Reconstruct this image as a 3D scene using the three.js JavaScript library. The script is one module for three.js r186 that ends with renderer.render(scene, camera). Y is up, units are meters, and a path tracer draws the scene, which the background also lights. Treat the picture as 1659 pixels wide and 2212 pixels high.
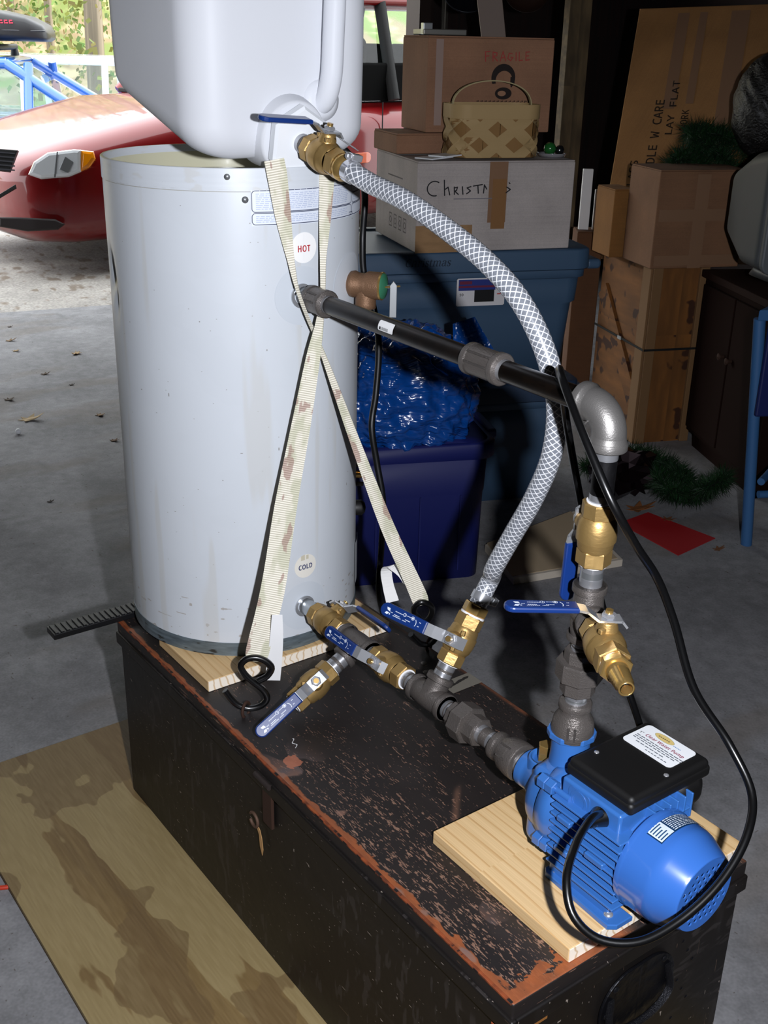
import * as THREE from 'three';
import { RoundedBoxGeometry } from 'three/addons/geometries/RoundedBoxGeometry.js';
import { mergeGeometries } from 'three/addons/utils/BufferGeometryUtils.js';

// ---------------------------------------------------------------- camera, sky, flash, exposure
const scene = new THREE.Scene();
const YAW = 0.63829, PITCH = 0.402045, ROLL = 0.0220524, FOCAL = 2393.24;      // solved from the chest, the tank and the pipe run; focal length in pixels of 1659 x 2212
const EYE = new THREE.Vector3(-0.87932, 0.95367, 1.60528);
const FWD = new THREE.Vector3(Math.sin(YAW) * Math.cos(PITCH), -Math.sin(PITCH), -Math.cos(YAW) * Math.cos(PITCH));
const r0 = new THREE.Vector3(Math.cos(YAW), 0, Math.sin(YAW)), u0 = new THREE.Vector3().crossVectors(r0, FWD);
const RIGHT = r0.clone().multiplyScalar(Math.cos(ROLL)).addScaledVector(u0, Math.sin(ROLL));
const UPV = u0.clone().multiplyScalar(Math.cos(ROLL)).addScaledVector(r0, -Math.sin(ROLL));
const camera = new THREE.PerspectiveCamera(2 * Math.atan(1106 / FOCAL) * 180 / Math.PI, 1659 / 2212, 0.05, 200);
camera.matrixAutoUpdate = true;
camera.position.copy(EYE);
camera.quaternion.setFromRotationMatrix(new THREE.Matrix4().makeBasis(RIGHT, UPV, FWD.clone().negate()));
camera.updateMatrixWorld(true);

scene.background = new THREE.Color(0.93, 0.97, 1.0);            // bright overcast sky outside the open garage door
scene.backgroundIntensity = 4.6;
const flash = new THREE.SpotLight(0xf4f7ff, 11.8, 0, 0.75, 0.45, 2);   // the camera's own flash, to the right of the lens in portrait grip
flash.name = 'camera_flash';
flash.position.copy(EYE).addScaledVector(RIGHT, 0.155).addScaledVector(FWD, -0.01);
flash.target.position.copy(EYE).addScaledVector(FWD, 2);
flash.castShadow = true; flash.shadow.radius = 0.7; flash.shadow.mapSize.set(2048, 2048); flash.shadow.camera.near = 0.1; flash.shadow.camera.far = 20;
scene.add(flash, flash.target);

const renderer = new THREE.WebGLRenderer({ antialias: true });
renderer.toneMapping = THREE.LinearToneMapping;
renderer.toneMappingExposure = 1.0;
renderer.shadowMap.enabled = true;

// ---------------------------------------------------------------- helpers
const V = (x, y, z) => new THREE.Vector3(x, y, z);
const A3 = (a) => (a.isVector3 ? a.clone() : V(...a));
let sd = 7; const rnd = () => { sd = (sd * 1664525 + 1013904223) >>> 0; return sd / 4294967296; };
const rr = (a, b) => a + (b - a) * rnd();
const PXRAY = (px, py) => FWD.clone().addScaledVector(RIGHT, (px - 829.5) / FOCAL).addScaledVector(UPV, -(py - 1106) / FOCAL);
const onY = (px, py, y) => { const d = PXRAY(px, py); return EYE.clone().addScaledVector(d, (y - EYE.y) / d.y); };
const onPl = (px, py, p, n) => { const d = PXRAY(px, py), q = A3(p), m = A3(n); return EYE.clone().addScaledVector(d, q.sub(EYE).dot(m) / d.dot(m)); };
const onX = (px, py, x) => onPl(px, py, [x, 0, 0], [1, 0, 0]);
const onZ = (px, py, z) => onPl(px, py, [0, 0, z], [0, 0, 1]);
const atD = (px, py, d) => EYE.clone().addScaledVector(PXRAY(px, py), d);

const used = {};
const numbered = (n) => { const k = used[n] = (used[n] ?? -1) + 1; return k ? n + '_' + String(k).padStart(3, '0') : n; };
function prep(g) {
  let q = g.index ? g.toNonIndexed() : g;
  if (!q.attributes.normal) q.computeVertexNormals();
  if (!q.attributes.uv) q.setAttribute('uv', new THREE.BufferAttribute(new Float32Array(q.attributes.position.count * 2), 2));
  for (const k of Object.keys(q.attributes)) if (!['position', 'normal', 'uv'].includes(k)) q.deleteAttribute(k);
  q.morphAttributes = {};
  return q;
}
const merge = (gs) => (gs = [].concat(gs).map(prep), gs.length > 1 ? mergeGeometries(gs) : gs[0]);
function obj(name, gs, mat, parent, label) {
  const m = new THREE.Mesh(merge(gs), mat); m.castShadow = m.receiveShadow = true;
  m.name = parent ? name : numbered(name);
  if (label) m.userData.label = label;
  (parent ?? scene).add(m);
  return m;
}
function thing(name, label, category, group) {
  const o = new THREE.Group(); o.name = numbered(name); o.userData = { label, category }; if (group) o.userData.group = group;
  scene.add(o); return o;
}
function seat(o) {                                 // put the group's origin at the thing's base
  o.updateMatrixWorld(true);
  const b = new THREE.Box3().setFromObject(o), c = V((b.min.x + b.max.x) / 2, b.min.y, (b.min.z + b.max.z) / 2), d = c.clone().sub(o.position);
  if (o.isMesh) o.geometry.translate(-d.x, -d.y, -d.z);
  for (const k of o.children) k.position.sub(d);
  o.position.copy(c); return o;
}
const tag = (o, label, category, group) => { Object.assign(o.userData, { label, category }); if (group) o.userData.group = group; return o; };
const struct = (name, gs, mat) => { const m = obj(name, gs, mat); m.userData.kind = 'structure'; return m; };

const frame = (dir, hint) => { const w = A3(dir).normalize(); let u = hint ? A3(hint) : Math.abs(w.y) > 0.9 ? V(1, 0, 0) : V(0, 1, 0); u.addScaledVector(w, -u.dot(w)).normalize(); return new THREE.Matrix4().makeBasis(V(0, 0, 0).crossVectors(u, w), u, w); };   // local z -> dir, local y -> hint
const place = (g, o, dir, hint) => g.applyMatrix4(frame(dir, hint)).translate(...A3(o).toArray());
function lathe(o, dir, prof, seg = 32, flat = false, hint) {     // prof: [distance along dir, radius]
  let g = new THREE.LatheGeometry(prof.map(([t, r]) => new THREE.Vector2(Math.max(r, 1e-5), t)), seg).rotateX(Math.PI / 2).scale(1, 1, 1);
  if (flat) { g = g.toNonIndexed(); g.computeVertexNormals(); }
  return place(g, o, dir, hint);
}
function latheC(o, dir, prof, seg = 32, hint) {                  // crisp profile corners: each point doubled
  const p = []; for (let i = 0; i + 1 < prof.length; i++) p.push(lathe(o, dir, [prof[i], prof[i + 1]], seg, false, hint));
  return merge(p);
}
const rod = (a, b, r, seg = 20, r2 = r) => { a = A3(a); b = A3(b); const L = a.distanceTo(b); return latheC(a, b.clone().sub(a), [[0, 0], [0, r], [L, r2], [L, 0]], seg); };
const hexR = (o, dir, t0, t1, r, n = 6, hint, ch = 0.0015) => lathe(o, dir, [[t0, 0], [t0, r - ch], [t0 + ch, r], [t1 - ch, r], [t1, r - ch], [t1, 0]], n, true, hint);
const box = (cx, cy, cz, sx, sy, sz, r = 0) => (r ? new RoundedBoxGeometry(sx, sy, sz, 2, Math.min(r, Math.min(sx, sy, sz) * 0.49)) : new THREE.BoxGeometry(sx, sy, sz)).translate(cx, cy, cz);
const bx = (x0, x1, y0, y1, z0, z1, r = 0) => box((x0 + x1) / 2, (y0 + y1) / 2, (z0 + z1) / 2, x1 - x0, y1 - y0, z1 - z0, r);
function tube(pts, r, seg = 12, n = 60, closed = false) {
  const c = new THREE.CatmullRomCurve3(pts.map(A3), closed, 'centripetal');
  const g = [new THREE.TubeGeometry(c, n, r, seg, closed)];
  if (!closed) for (const [t, s] of [[0, -1], [1, 1]]) g.push(place(new THREE.CircleGeometry(r, seg), c.getPoint(t), c.getTangent(t).multiplyScalar(s)));
  return merge(g);
}
function planUV(g, s = 1, swap = false) {                        // uv in metres from the dominant face direction
  g = prep(g); const p = g.attributes.position, n = g.attributes.normal, uv = g.attributes.uv;
  for (let i = 0; i < p.count; i += 3) {
    const nx = Math.abs(n.getX(i) + n.getX(i + 1) + n.getX(i + 2)), ny = Math.abs(n.getY(i) + n.getY(i + 1) + n.getY(i + 2)), nz = Math.abs(n.getZ(i) + n.getZ(i + 1) + n.getZ(i + 2));
    for (let k = i; k < i + 3; k++) {
      const x = p.getX(k), y = p.getY(k), z = p.getZ(k);
      let a, b; if (ny >= nx && ny >= nz) { a = x; b = z; } else if (nx >= nz) { a = y; b = z; } else { a = x; b = y; }
      if (swap) [a, b] = [b, a];
      uv.setXY(k, a / s, b / s);
    }
  }
  return g;
}
// flat sheet/extrusion: outline [[a,b]...] in plane (ua, ub) at origin, thickness t along ua x ub
function plate(o, ua, ub, outline, t, bevel = 0, holes = []) {
  const s = new THREE.Shape(outline.map(([a, b]) => new THREE.Vector2(a, b)));
  for (const [hx, hy, hr] of holes) { const h = new THREE.Path(); h.absarc(hx, hy, hr, 0, Math.PI * 2, true); s.holes.push(h); }
  const g = new THREE.ExtrudeGeometry(s, { depth: t - 2 * bevel, bevelEnabled: bevel > 0, bevelSize: bevel, bevelThickness: bevel, bevelSegments: 2, bevelOffset: -bevel, curveSegments: 10 });
  g.translate(0, 0, bevel);
  const a = A3(ua).normalize(), b = A3(ub).normalize();
  return g.applyMatrix4(new THREE.Matrix4().makeBasis(a, b, V(0, 0, 0).crossVectors(a, b))).translate(...A3(o).toArray());
}
const rrect = (w, h, r, n = 6) => { const p = []; for (const [cx, cy, a0] of [[w / 2 - r, h / 2 - r, 0], [-w / 2 + r, h / 2 - r, 1], [-w / 2 + r, -h / 2 + r, 2], [w / 2 - r, -h / 2 + r, 3]]) for (let i = 0; i <= n; i++) { const a = (a0 + i / n) * Math.PI / 2; p.push([cx + r * Math.cos(a), cy + r * Math.sin(a)]); } return p; };
function ribbon(pts, half, wdir, th = 0.0016, n = 60) {          // strap: centre points, half widths, width directions
  const c = new THREE.CatmullRomCurve3(pts.map(A3), false, 'centripetal'), pos = [], uv = [], idx = []; let len = 0, last = null;
  const mix = (arr, t) => { const x = t * (arr.length - 1), i = Math.min(arr.length - 2, Math.floor(x)), f = x - i; return [arr[i], arr[i + 1], f]; };
  for (let i = 0; i <= n; i++) {
    const t = i / n, p = c.getPoint(t), tg = c.getTangent(t); if (last) len += last.distanceTo(p); last = p;
    const [a, b, f] = mix(wdir, t), [h0, h1, f2] = mix(half, t);
    const w = A3(a).lerp(A3(b), f); w.addScaledVector(tg, -w.dot(tg)).normalize(); const hw = h0 + (h1 - h0) * f2, nn = V(0, 0, 0).crossVectors(tg, w).normalize().multiplyScalar(th / 2);
    for (const [s, q] of [[-1, 1], [1, 1], [1, -1], [-1, -1]]) { const v = p.clone().addScaledVector(w, s * hw).addScaledVector(nn, q); pos.push(v.x, v.y, v.z); uv.push(s * hw + 0.02, len); }
    if (i) for (let k = 0; k < 4; k++) { const A = (i - 1) * 4 + k, B = (i - 1) * 4 + (k + 1) % 4, C = i * 4 + k, D = i * 4 + (k + 1) % 4; idx.push(A, C, B, B, C, D); }
  }
  let g = new THREE.BufferGeometry(); g.setAttribute('position', new THREE.Float32BufferAttribute(pos, 3)); g.setAttribute('uv', new THREE.Float32BufferAttribute(uv, 2)); g.setIndex(idx);
  g = g.toNonIndexed(); g.computeVertexNormals(); return g;
}

// ---------------------------------------------------------------- noise and textures
const HT = new Float32Array(65536); { let s = 99; for (let i = 0; i < 65536; i++) { s = (s * 1664525 + 1013904223) >>> 0; HT[i] = s / 4294967296; } }
const hsh = (x, y) => HT[((x & 255) * 163 + (y & 255) * 257 + ((x * 7 + y * 13) & 255) * 31) & 65535];
function vn(x, y) { const xi = Math.floor(x), yi = Math.floor(y); let fx = x - xi, fy = y - yi; fx = fx * fx * (3 - 2 * fx); fy = fy * fy * (3 - 2 * fy); const a = hsh(xi, yi), b = hsh(xi + 1, yi), c = hsh(xi, yi + 1), d = hsh(xi + 1, yi + 1); return a + (b - a) * fx + (c - a) * fy + (a - b - c + d) * fx * fy; }
const fbm = (x, y, o = 4) => { let s = 0, a = 0.5, t = 0; for (let i = 0; i < o; i++) { s += a * vn(x, y); t += a; a *= 0.5; x = x * 2.03 + 17.3; y = y * 2.03 + 5.1; } return s / t; };
// tiling version: fx, fy whole numbers of cells across the texture
const pvn = (x, y, px, py) => { const xi = Math.floor(x), yi = Math.floor(y); let fx = x - xi, fy = y - yi; fx = fx * fx * (3 - 2 * fx); fy = fy * fy * (3 - 2 * fy); const X0 = ((xi % px) + px) % px, X1 = (X0 + 1) % px, Y0 = ((yi % py) + py) % py, Y1 = (Y0 + 1) % py, a = hsh(X0, Y0), b = hsh(X1, Y0), c = hsh(X0, Y1), d = hsh(X1, Y1); return a + (b - a) * fx + (c - a) * fy + (a - b - c + d) * fx * fy; };
const pf = (u, v, fx, fy, o = 4) => { let s = 0, a = 0.5, t = 0; for (let i = 0; i < o; i++) { s += a * pvn(u * fx, v * fy, fx, fy); t += a; a *= 0.5; fx *= 2; fy *= 2; } return s / t; };
const cl = (x) => Math.max(0, Math.min(1, x)), ss = (a, b, x) => { const t = cl((x - a) / (b - a)); return t * t * (3 - 2 * t); };
const mixc = (a, b, t) => [a[0] + (b[0] - a[0]) * t, a[1] + (b[1] - a[1]) * t, a[2] + (b[2] - a[2]) * t];
function tex(w, h, fn, srgb = true, rep = true) {
  const d = new Uint8ClampedArray(w * h * 4);
  for (let y = 0; y < h; y++) for (let x = 0; x < w; x++) { const c = fn(x / w, y / h), i = (y * w + x) * 4; d[i] = c[0]; d[i + 1] = c[1]; d[i + 2] = c[2]; d[i + 3] = c[3] ?? 255; }
  const t = new THREE.DataTexture(new Uint8Array(d.buffer), w, h); if (srgb) t.colorSpace = THREE.SRGBColorSpace; t.magFilter = THREE.LinearFilter; t.minFilter = THREE.LinearMipmapLinearFilter; t.generateMipmaps = true;
  t.wrapS = t.wrapT = rep ? THREE.RepeatWrapping : THREE.ClampToEdgeWrapping; t.needsUpdate = true; return t;
}
function ctex(w, h, draw) { const c = document.createElement('canvas'); c.width = w; c.height = h; const x = c.getContext('2d'); draw(x, w, h); const t = new THREE.CanvasTexture(c); t.colorSpace = THREE.SRGBColorSpace; t.anisotropy = 8; return t; }
const std = (color, roughness = 0.6, metalness = 0, o = {}) => new THREE.MeshStandardMaterial({ color, roughness, metalness, ...o });
const phy = (color, roughness, o = {}) => new THREE.MeshPhysicalMaterial({ color, roughness, ...o });
const textMat = (t, rough = 0.5) => new THREE.MeshStandardMaterial({ map: t, roughness: rough, transparent: true });

const bumpN = tex(256, 256, (u, v) => { const n = fbm(u * 32, v * 32, 3) * 255; return [n, n, n]; }, false);
const castBump = (() => { const t = bumpN.clone(); t.repeat.set(3, 3); t.needsUpdate = true; return t; })();
const M = {
  brass: std(0xb3935c, 0.42, 0.72, { bumpMap: bumpN, bumpScale: 0.0002 }),
  brassShiny: std(0xd0ab68, 0.24, 0.8),
  bronze: std(0x7f6048, 0.5, 0.5, { bumpMap: castBump, bumpScale: 0.0004 }),
  iron: std(0x67615d, 0.36, 0.5, { bumpMap: castBump, bumpScale: 0.0005 }),
  ironGrey: std(0x84817e, 0.42, 0.7, { bumpMap: castBump, bumpScale: 0.00015 }),
  steel: std(0xc6c8cc, 0.26, 0.7),
  zinc: std(0xb9bdc0, 0.3, 0.85),
  thread: std(0xb5b6ba, 0.28, 0.75),
  chrome: std(0xdcdde2, 0.16, 0.75),
  galv: std(0x8b979e, 0.55, 0.5),
  blueVinyl: phy(0x12306f, 0.32, { clearcoat: 0.4, clearcoatRoughness: 0.2 }),
  pumpBlue: phy(0x3467ac, 0.34, { clearcoat: 0.5, clearcoatRoughness: 0.18 }),
  blackPlastic: phy(0x0b0a0a, 0.55),
  blackRubber: std(0x0c0d10, 0.42),
  blackCoat: phy(0x0a0a0b, 0.3, { clearcoat: 0.5, clearcoatRoughness: 0.15 }),
  white: std(0xe9ebee, 0.5),
  paper: std(0xe6e4e2, 0.8),
  ptfe: std(0xf2f2f4, 0.6),
  rust: std(0x3a2419, 0.8, 0.3),
  dark: std(0x060606, 0.8),
  green: std(0x2f6b4f, 0.5),
};
// ---------------------------------------------------------------- the setting
const FLOOR = -0.405, PLY = -0.393;
const RM = V(0.91, 0, -4.24), RU = V(0.98, 0, 0.2).normalize(), RW = V(-0.2, 0, 0.98).normalize();    // garage front line, its direction, into the room
const room = (u, y, w) => RM.clone().addScaledVector(RU, u).addScaledVector(RW, w).setY(y);
const roomYaw = Math.atan2(-RU.z, RU.x);
const roomBox = (u0, u1, y0, y1, w0, w1) => { const g = new THREE.BoxGeometry(u1 - u0, y1 - y0, w1 - w0), c = room((u0 + u1) / 2, (y0 + y1) / 2, (w0 + w1) / 2); return g.rotateY(roomYaw).translate(c.x, c.y, c.z); };
const concT = tex(1024, 1024, (u, v) => {
  const a = pf(u, v, 7, 7, 6), b = pf(u, v, 61, 61, 3), c = pvn(u * 512, v * 512, 512, 512), s = pf(u, v, 5, 11, 4);
  let k = 128 + (a - 0.5) * 44 + (b - 0.5) * 26 + (c - 0.5) * 16; let col = [k * 1.0, k * 0.995, k * 1.01];
  col = mixc(col, [112, 100, 88], ss(0.55, 0.8, s) * 0.3);
  if (pvn(u * 210, v * 210, 210, 210) > 0.965) col = mixc(col, [66, 56, 48], 0.6);
  return col;
});
const concM = std(0xffffff, 0.85, 0, { map: concT, bumpMap: concT, bumpScale: 0.002 });
const floorG = planUV(roomBox(-3.4, 4.3, FLOOR - 0.12, FLOOR, 0, 8), 1.6);
struct('floor', floorG, concM);
const drvT = tex(512, 512, (u, v) => { const a = pf(u, v, 9, 9, 5), b = pvn(u * 256, v * 256, 256, 256), c = pf(u, v, 38, 14, 3); let k = 150 + (a - 0.5) * 50 + (b - 0.5) * 40; return mixc([k, k * 0.97, k * 0.93], [96, 80, 64], ss(0.6, 0.8, c) * 0.6); });
const drvM = std(0xffffff, 0.9, 0, { map: drvT });
{ // driveway: level near the garage, then falling away
  const pts = [], uv = [], idx = []; const us = [-14, -8, -3, 0, 3, 7, 14, 24], ws = [0.0, -3.5, -5, -8, -14, -40], ys = [0, 0, -0.1, -0.42, -0.5, -0.5];
  for (let j = 0; j < ws.length; j++) for (const u of us) { const p = room(u, FLOOR - 0.012 + ys[j], ws[j]); pts.push(p.x, p.y, p.z); uv.push(u / 2, ws[j] / 2); }
  for (let j = 0; j + 1 < ws.length; j++) for (let i = 0; i + 1 < us.length; i++) { const a = j * us.length + i, b = a + 1, c = a + us.length, d = c + 1; idx.push(a, b, c, b, d, c); }
  const g = new THREE.BufferGeometry(); g.setAttribute('position', new THREE.Float32BufferAttribute(pts, 3)); g.setAttribute('uv', new THREE.Float32BufferAttribute(uv, 2)); g.setIndex(idx); g.computeVertexNormals();
  struct('driveway', g, drvM);
}
const wallM = std(0x2a1109, 0.75, 0, { map: tex(256, 256, (u, v) => { const k = 170 + (fbm(u * 60, v * 3, 4) - 0.5) * 150; return [k, k * 0.9, k * 0.85]; }) });
const ceilM = std(0x4a4038, 0.9);
const CEIL = 2.05;
const OPL = -2.5, OPR = 2.43, OPT = 1.72;
struct('wall_front', [roomBox(-3.4, OPL, FLOOR, CEIL, -0.14, 0), roomBox(OPR, 4.3, FLOOR, CEIL, -0.14, 0), roomBox(OPL, OPR, OPT, CEIL, -0.14, 0)].map((g) => planUV(g, 1)), wallM);
struct('wall_right', planUV(roomBox(4.15, 4.3, FLOOR, CEIL, 0, 8), 1), wallM);
struct('wall_left', planUV(roomBox(-3.4, -3.25, FLOOR, CEIL, 0, 8), 1), wallM);
struct('wall_back', planUV(roomBox(-3.4, 4.3, FLOOR, CEIL, 7.88, 8), 1), wallM);
struct('ceiling', roomBox(-3.6, 4.5, CEIL, CEIL + 0.12, -0.14, 8.1), ceilM);
struct('trim_1', roomBox(OPR - 0.03, OPR + 0.04, FLOOR, OPT, -0.15, 0.02), std(0x2b1c16, 0.6));
{ const t = struct('trim_2', [roomBox(OPR + 0.1, OPR + 0.125, FLOOR, 1.65, 0.03, 0.055), roomBox(OPR + 0.105, OPR + 0.12, FLOOR, 1.65, 0.055, 0.075)], std(0x5a5650, 0.5, 0.7)); }

// ---------------------------------------------------------------- wood
const pineT = tex(1024, 512, (u, v) => {           // u across the grain, v along it
  const wob = fbm(u * 3, v * 1.2, 3) * 0.9, ring = (u * 17 + wob * 3.0 + 0.25 * vn(u * 6, v * 2)); const f = ring - Math.floor(ring);
  const late = ss(0.72, 0.97, f) * (1 - ss(0.97, 1, f)), fine = vn(u * 400, v * 10);
  let c = mixc([222, 190, 142], [186, 142, 88], late * 0.75); c = mixc(c, [205, 166, 112], fbm(u * 5, v * 4, 3) * 0.5);
  const k = (fine - 0.5) * 14; return [c[0] + k, c[1] + k, c[2] + k];
});
const pineM = std(0xffffff, 0.62, 0, { map: pineT });
const endT = tex(512, 64, (u, v) => { const q = Math.abs(Math.sin((u * 26 + 0.3 * v + fbm(u * 8, v * 2, 2)) * Math.PI)); let c = mixc([214, 186, 150], [246, 234, 216], ss(0.1, 0.5, q)); return c; });
const endM = std(0xffffff, 0.7, 0, { map: endT });
function pineBoard(x0, x1, z0, z1, y0, y1, label) {
  const t = thing('pine_board', label, 'board', null);
  const g = bx(x0, x1, y0, y1, z0 + 0.0006, z1 - 0.0006, 0.0016); const q = prep(g), p = q.attributes.position, n = q.attributes.normal, uv = q.attributes.uv;
  for (let i = 0; i < p.count; i++) uv.setXY(i, (p.getX(i) + (Math.abs(n.getX(i)) > 0.8 ? p.getY(i) : 0)) / 0.3 + x0 * 3, p.getZ(i) / 0.8);
  obj('board', q, pineM, t);
  const e = bx(x0 + 0.0008, x1 - 0.0008, y0 + 0.0008, y1 - 0.0008, z1 - 0.001, z1 + 0.0002), eq = prep(e); for (let i = 0; i < eq.attributes.position.count; i++) eq.attributes.uv.setXY(i, eq.attributes.position.getX(i) / 0.32, (eq.attributes.position.getY(i) - y0) / 0.02);
  obj('end_grain', eq, endM, t, 'pale sawn end grain');
  return seat(t);
}
pineBoard(-0.19, 0.171, 0.03, 0.212, -0.0198, 0, 'pale pine board under the grey water tank on the black chest');
pineBoard(-0.1198, 0.199, 0.7045, 0.957, -0.0198, 0, 'pale pine board under the blue pump on the black chest');

// plywood sheet under the chest
const plyT = tex(1024, 1400, (u, v) => {
  const X = u * 0.756, Z = v * 1.575, w2 = fbm(X * 26 + 8, Z * 2.2, 3);
  let c = mixc([146, 120, 76], [124, 98, 58], w2); c = mixc(c, [104, 80, 46], ss(0.5, 0.75, fbm(X * 60, Z * 3, 3)) * 0.4);
  const band = fbm(X * 9 + 2.3 + 1.2 * fbm(X * 3, Z * 1.2, 2), Z * 1.3 + 5.2, 4) + 0.1 * (fbm(X * 40, Z * 16, 3) - 0.5);
  c = mixc(c, [170, 150, 106], ss(0.555, 0.57, band) * 0.8);
  const wet = fbm(X * 8 + 31, Z * 6 + 7, 3) + 0.08 * (fbm(X * 50, Z * 40, 2) - 0.5); c = mixc(c, [116, 92, 58], ss(0.62, 0.632, wet) * 0.6);
  const k = (vn(u * 300, v * 60) - 0.5) * 12; return [c[0] * 0.9 + k, c[1] * 0.9 + k, c[2] * 0.88 + k];
}, true, false);
{
  const x0 = -0.496, x1 = 0.26, z0 = -0.325, z1 = 1.25; const g = prep(bx(x0, x1, FLOOR, PLY, z0, z1)); const p = g.attributes.position;
  for (let i = 0; i < p.count; i++) g.attributes.uv.setXY(i, (p.getX(i) - x0) / (x1 - x0), (p.getZ(i) - z0) / (z1 - z0));
  const t = thing('plywood_sheet', 'stained water-marked plywood sheet on the floor under the black chest', 'plywood');
  obj('sheet', g, std(0xffffff, 0.75, 0, { map: plyT }), t);
  obj('edge_ply', [bx(x0 - 0.0006, x0 + 0.001, FLOOR + 0.003, FLOOR + 0.006, z0, z1), bx(x0, x1, FLOOR + 0.003, FLOOR + 0.006, z0 - 0.0006, z0 + 0.001)], std(0x4a3a26, 0.9), t);
  seat(t);
}

// ---------------------------------------------------------------- the black tool chest
const CX0 = -0.213, CX1 = 0.198, CZ0 = -0.098, CZ1 = 0.966, CT = -0.02;
const lidT = tex(900, 2048, (u, v) => {             // u: x from the hasp side, v: z from the tank end
  const X = u * 0.411, Z = v * 1.064, e = 0.005 * (fbm(Z * 60, X * 60 + 3, 3) - 0.5);
  let c = mixc([38, 32, 30], [26, 22, 22], fbm(X * 40, Z * 12, 4)); c = mixc(c, [62, 55, 54], 0.35 * ss(0.55, 0.8, fbm(X * 12 + 4, Z * 5, 4)));
  // flakes run along the grain
  const fl = fbm(X * 800, Z * 170 + 4, 3) * 0.66 + fbm(X * 190 + 9, Z * 50, 3) * 0.34;
  const edgeD = X + e * 2, endD = 1.064 - Z, zone = 0.6 * ss(0.26, 0.02, X) * ss(0.45, 0.75, Z) + 0.25 * ss(0.4, 0.9, Z) + 0.22 * fbm(X * 7 + 1, Z * 5, 3);
  const th = 0.72 - 0.13 * zone;
  const k = ss(th, th + 0.02, fl); c = mixc(c, mixc([124, 92, 76], [150, 116, 96], vn(X * 300, Z * 90)), k * 0.9);
  const n1 = fbm(X * 130, Z * 60, 4), n2 = fbm(X * 90 + 5, Z * 120, 4);
  const bare = Math.max(ss(-0.0012, 0.0012, 0.004 + 0.016 * n1 * (0.5 + 0.5 * ss(0.3, 0.9, Z)) - X), ss(-0.002, 0.002, 0.012 + 0.06 * (n2 - 0.3) - endD) * ss(0.21, 0.17, X));
  c = mixc(c, mixc([164, 88, 46], [122, 70, 44], fbm(X * 90, Z * 40, 3)), bare * 0.92);
  const patch = ss(0.62, 0.66, fbm(X * 26 + 7, Z * 15 + 2, 3)) * ss(0.1, 0.03, X); c = mixc(c, mixc([140, 98, 78], [110, 96, 96], vn(X * 80, Z * 70)), patch * 0.8 * ss(0.45, 0.6, Z));
  const d2 = Math.hypot((X - 0.035) / 0.012, (Z - 0.545) / 0.016) + 0.7 * (fbm(X * 150, Z * 150, 2) - 0.5); if (d2 < 1) c = mixc(c, [172, 104, 78], 0.85);
  const s = ss(0.012, 0, Math.abs((X - 0.16) - (Z - 0.77) * -0.9)) * ss(0.05, 0.03, Math.abs(Z - 0.77)); c = mixc(c, [142, 100, 78], s * 0.5);
  if (Math.abs(X - 0.0625 + 0.25 * (Z - 0.507) - 0.0025 * Math.sin(Z * 420)) < 0.0009 && Math.abs(Z - 0.507) < 0.012) c = [230, 230, 232];
  const fe = ss(0.012, 0.004, 0.411 - X + e) * (0.4 + 0.6 * fbm(Z * 30, 9, 3)); c = mixc(c, [130, 72, 44], fe * 0.8);
  return c;
}, true, false);
const sideT = tex(1024, 512, (u, v) => {
  const a = pf(u, v, 9, 6, 5); let c = mixc([13, 10, 9], [22, 17, 14], a); c = mixc(c, [44, 42, 44], 0.5 * ss(0.52, 0.8, pf(u, v, 29, 4, 4)) * ss(0.3, 0.6, pf(u, v, 4, 3, 3)));
  if (vn(u * 200, v * 90) > 0.955 && fbm(u * 7 + 3, v * 5, 2) > 0.42) c = [150, 138, 128];
  c = mixc(c, [58, 54, 54], 0.6 * ss(0.62, 0.7, fbm(u * 16 + 9, v * 60, 3)) * ss(0.45, 0.6, fbm(u * 3 + 7, v * 4, 2)));
  if (vn(u * 200 + 30, v * 30) > 0.975) c = mixc(c, [96, 76, 62], 0.8);
  return c;
});
const sideM = std(0xffffff, 0.5, 0, { map: sideT, bumpMap: bumpN, bumpScale: 0.0004 });
const edgeWood = std(0x8a4c26, 0.75, 0, { map: tex(64, 512, (u, v) => { const k = 190 + (fbm(u * 4, v * 50, 3) - 0.5) * 160; const p = ss(0.6, 0.68, fbm(u * 3 + 2, v * 36, 4)); return mixc([k * 1.15, k, k * 0.9], [40, 30, 28], p); }) });
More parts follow.
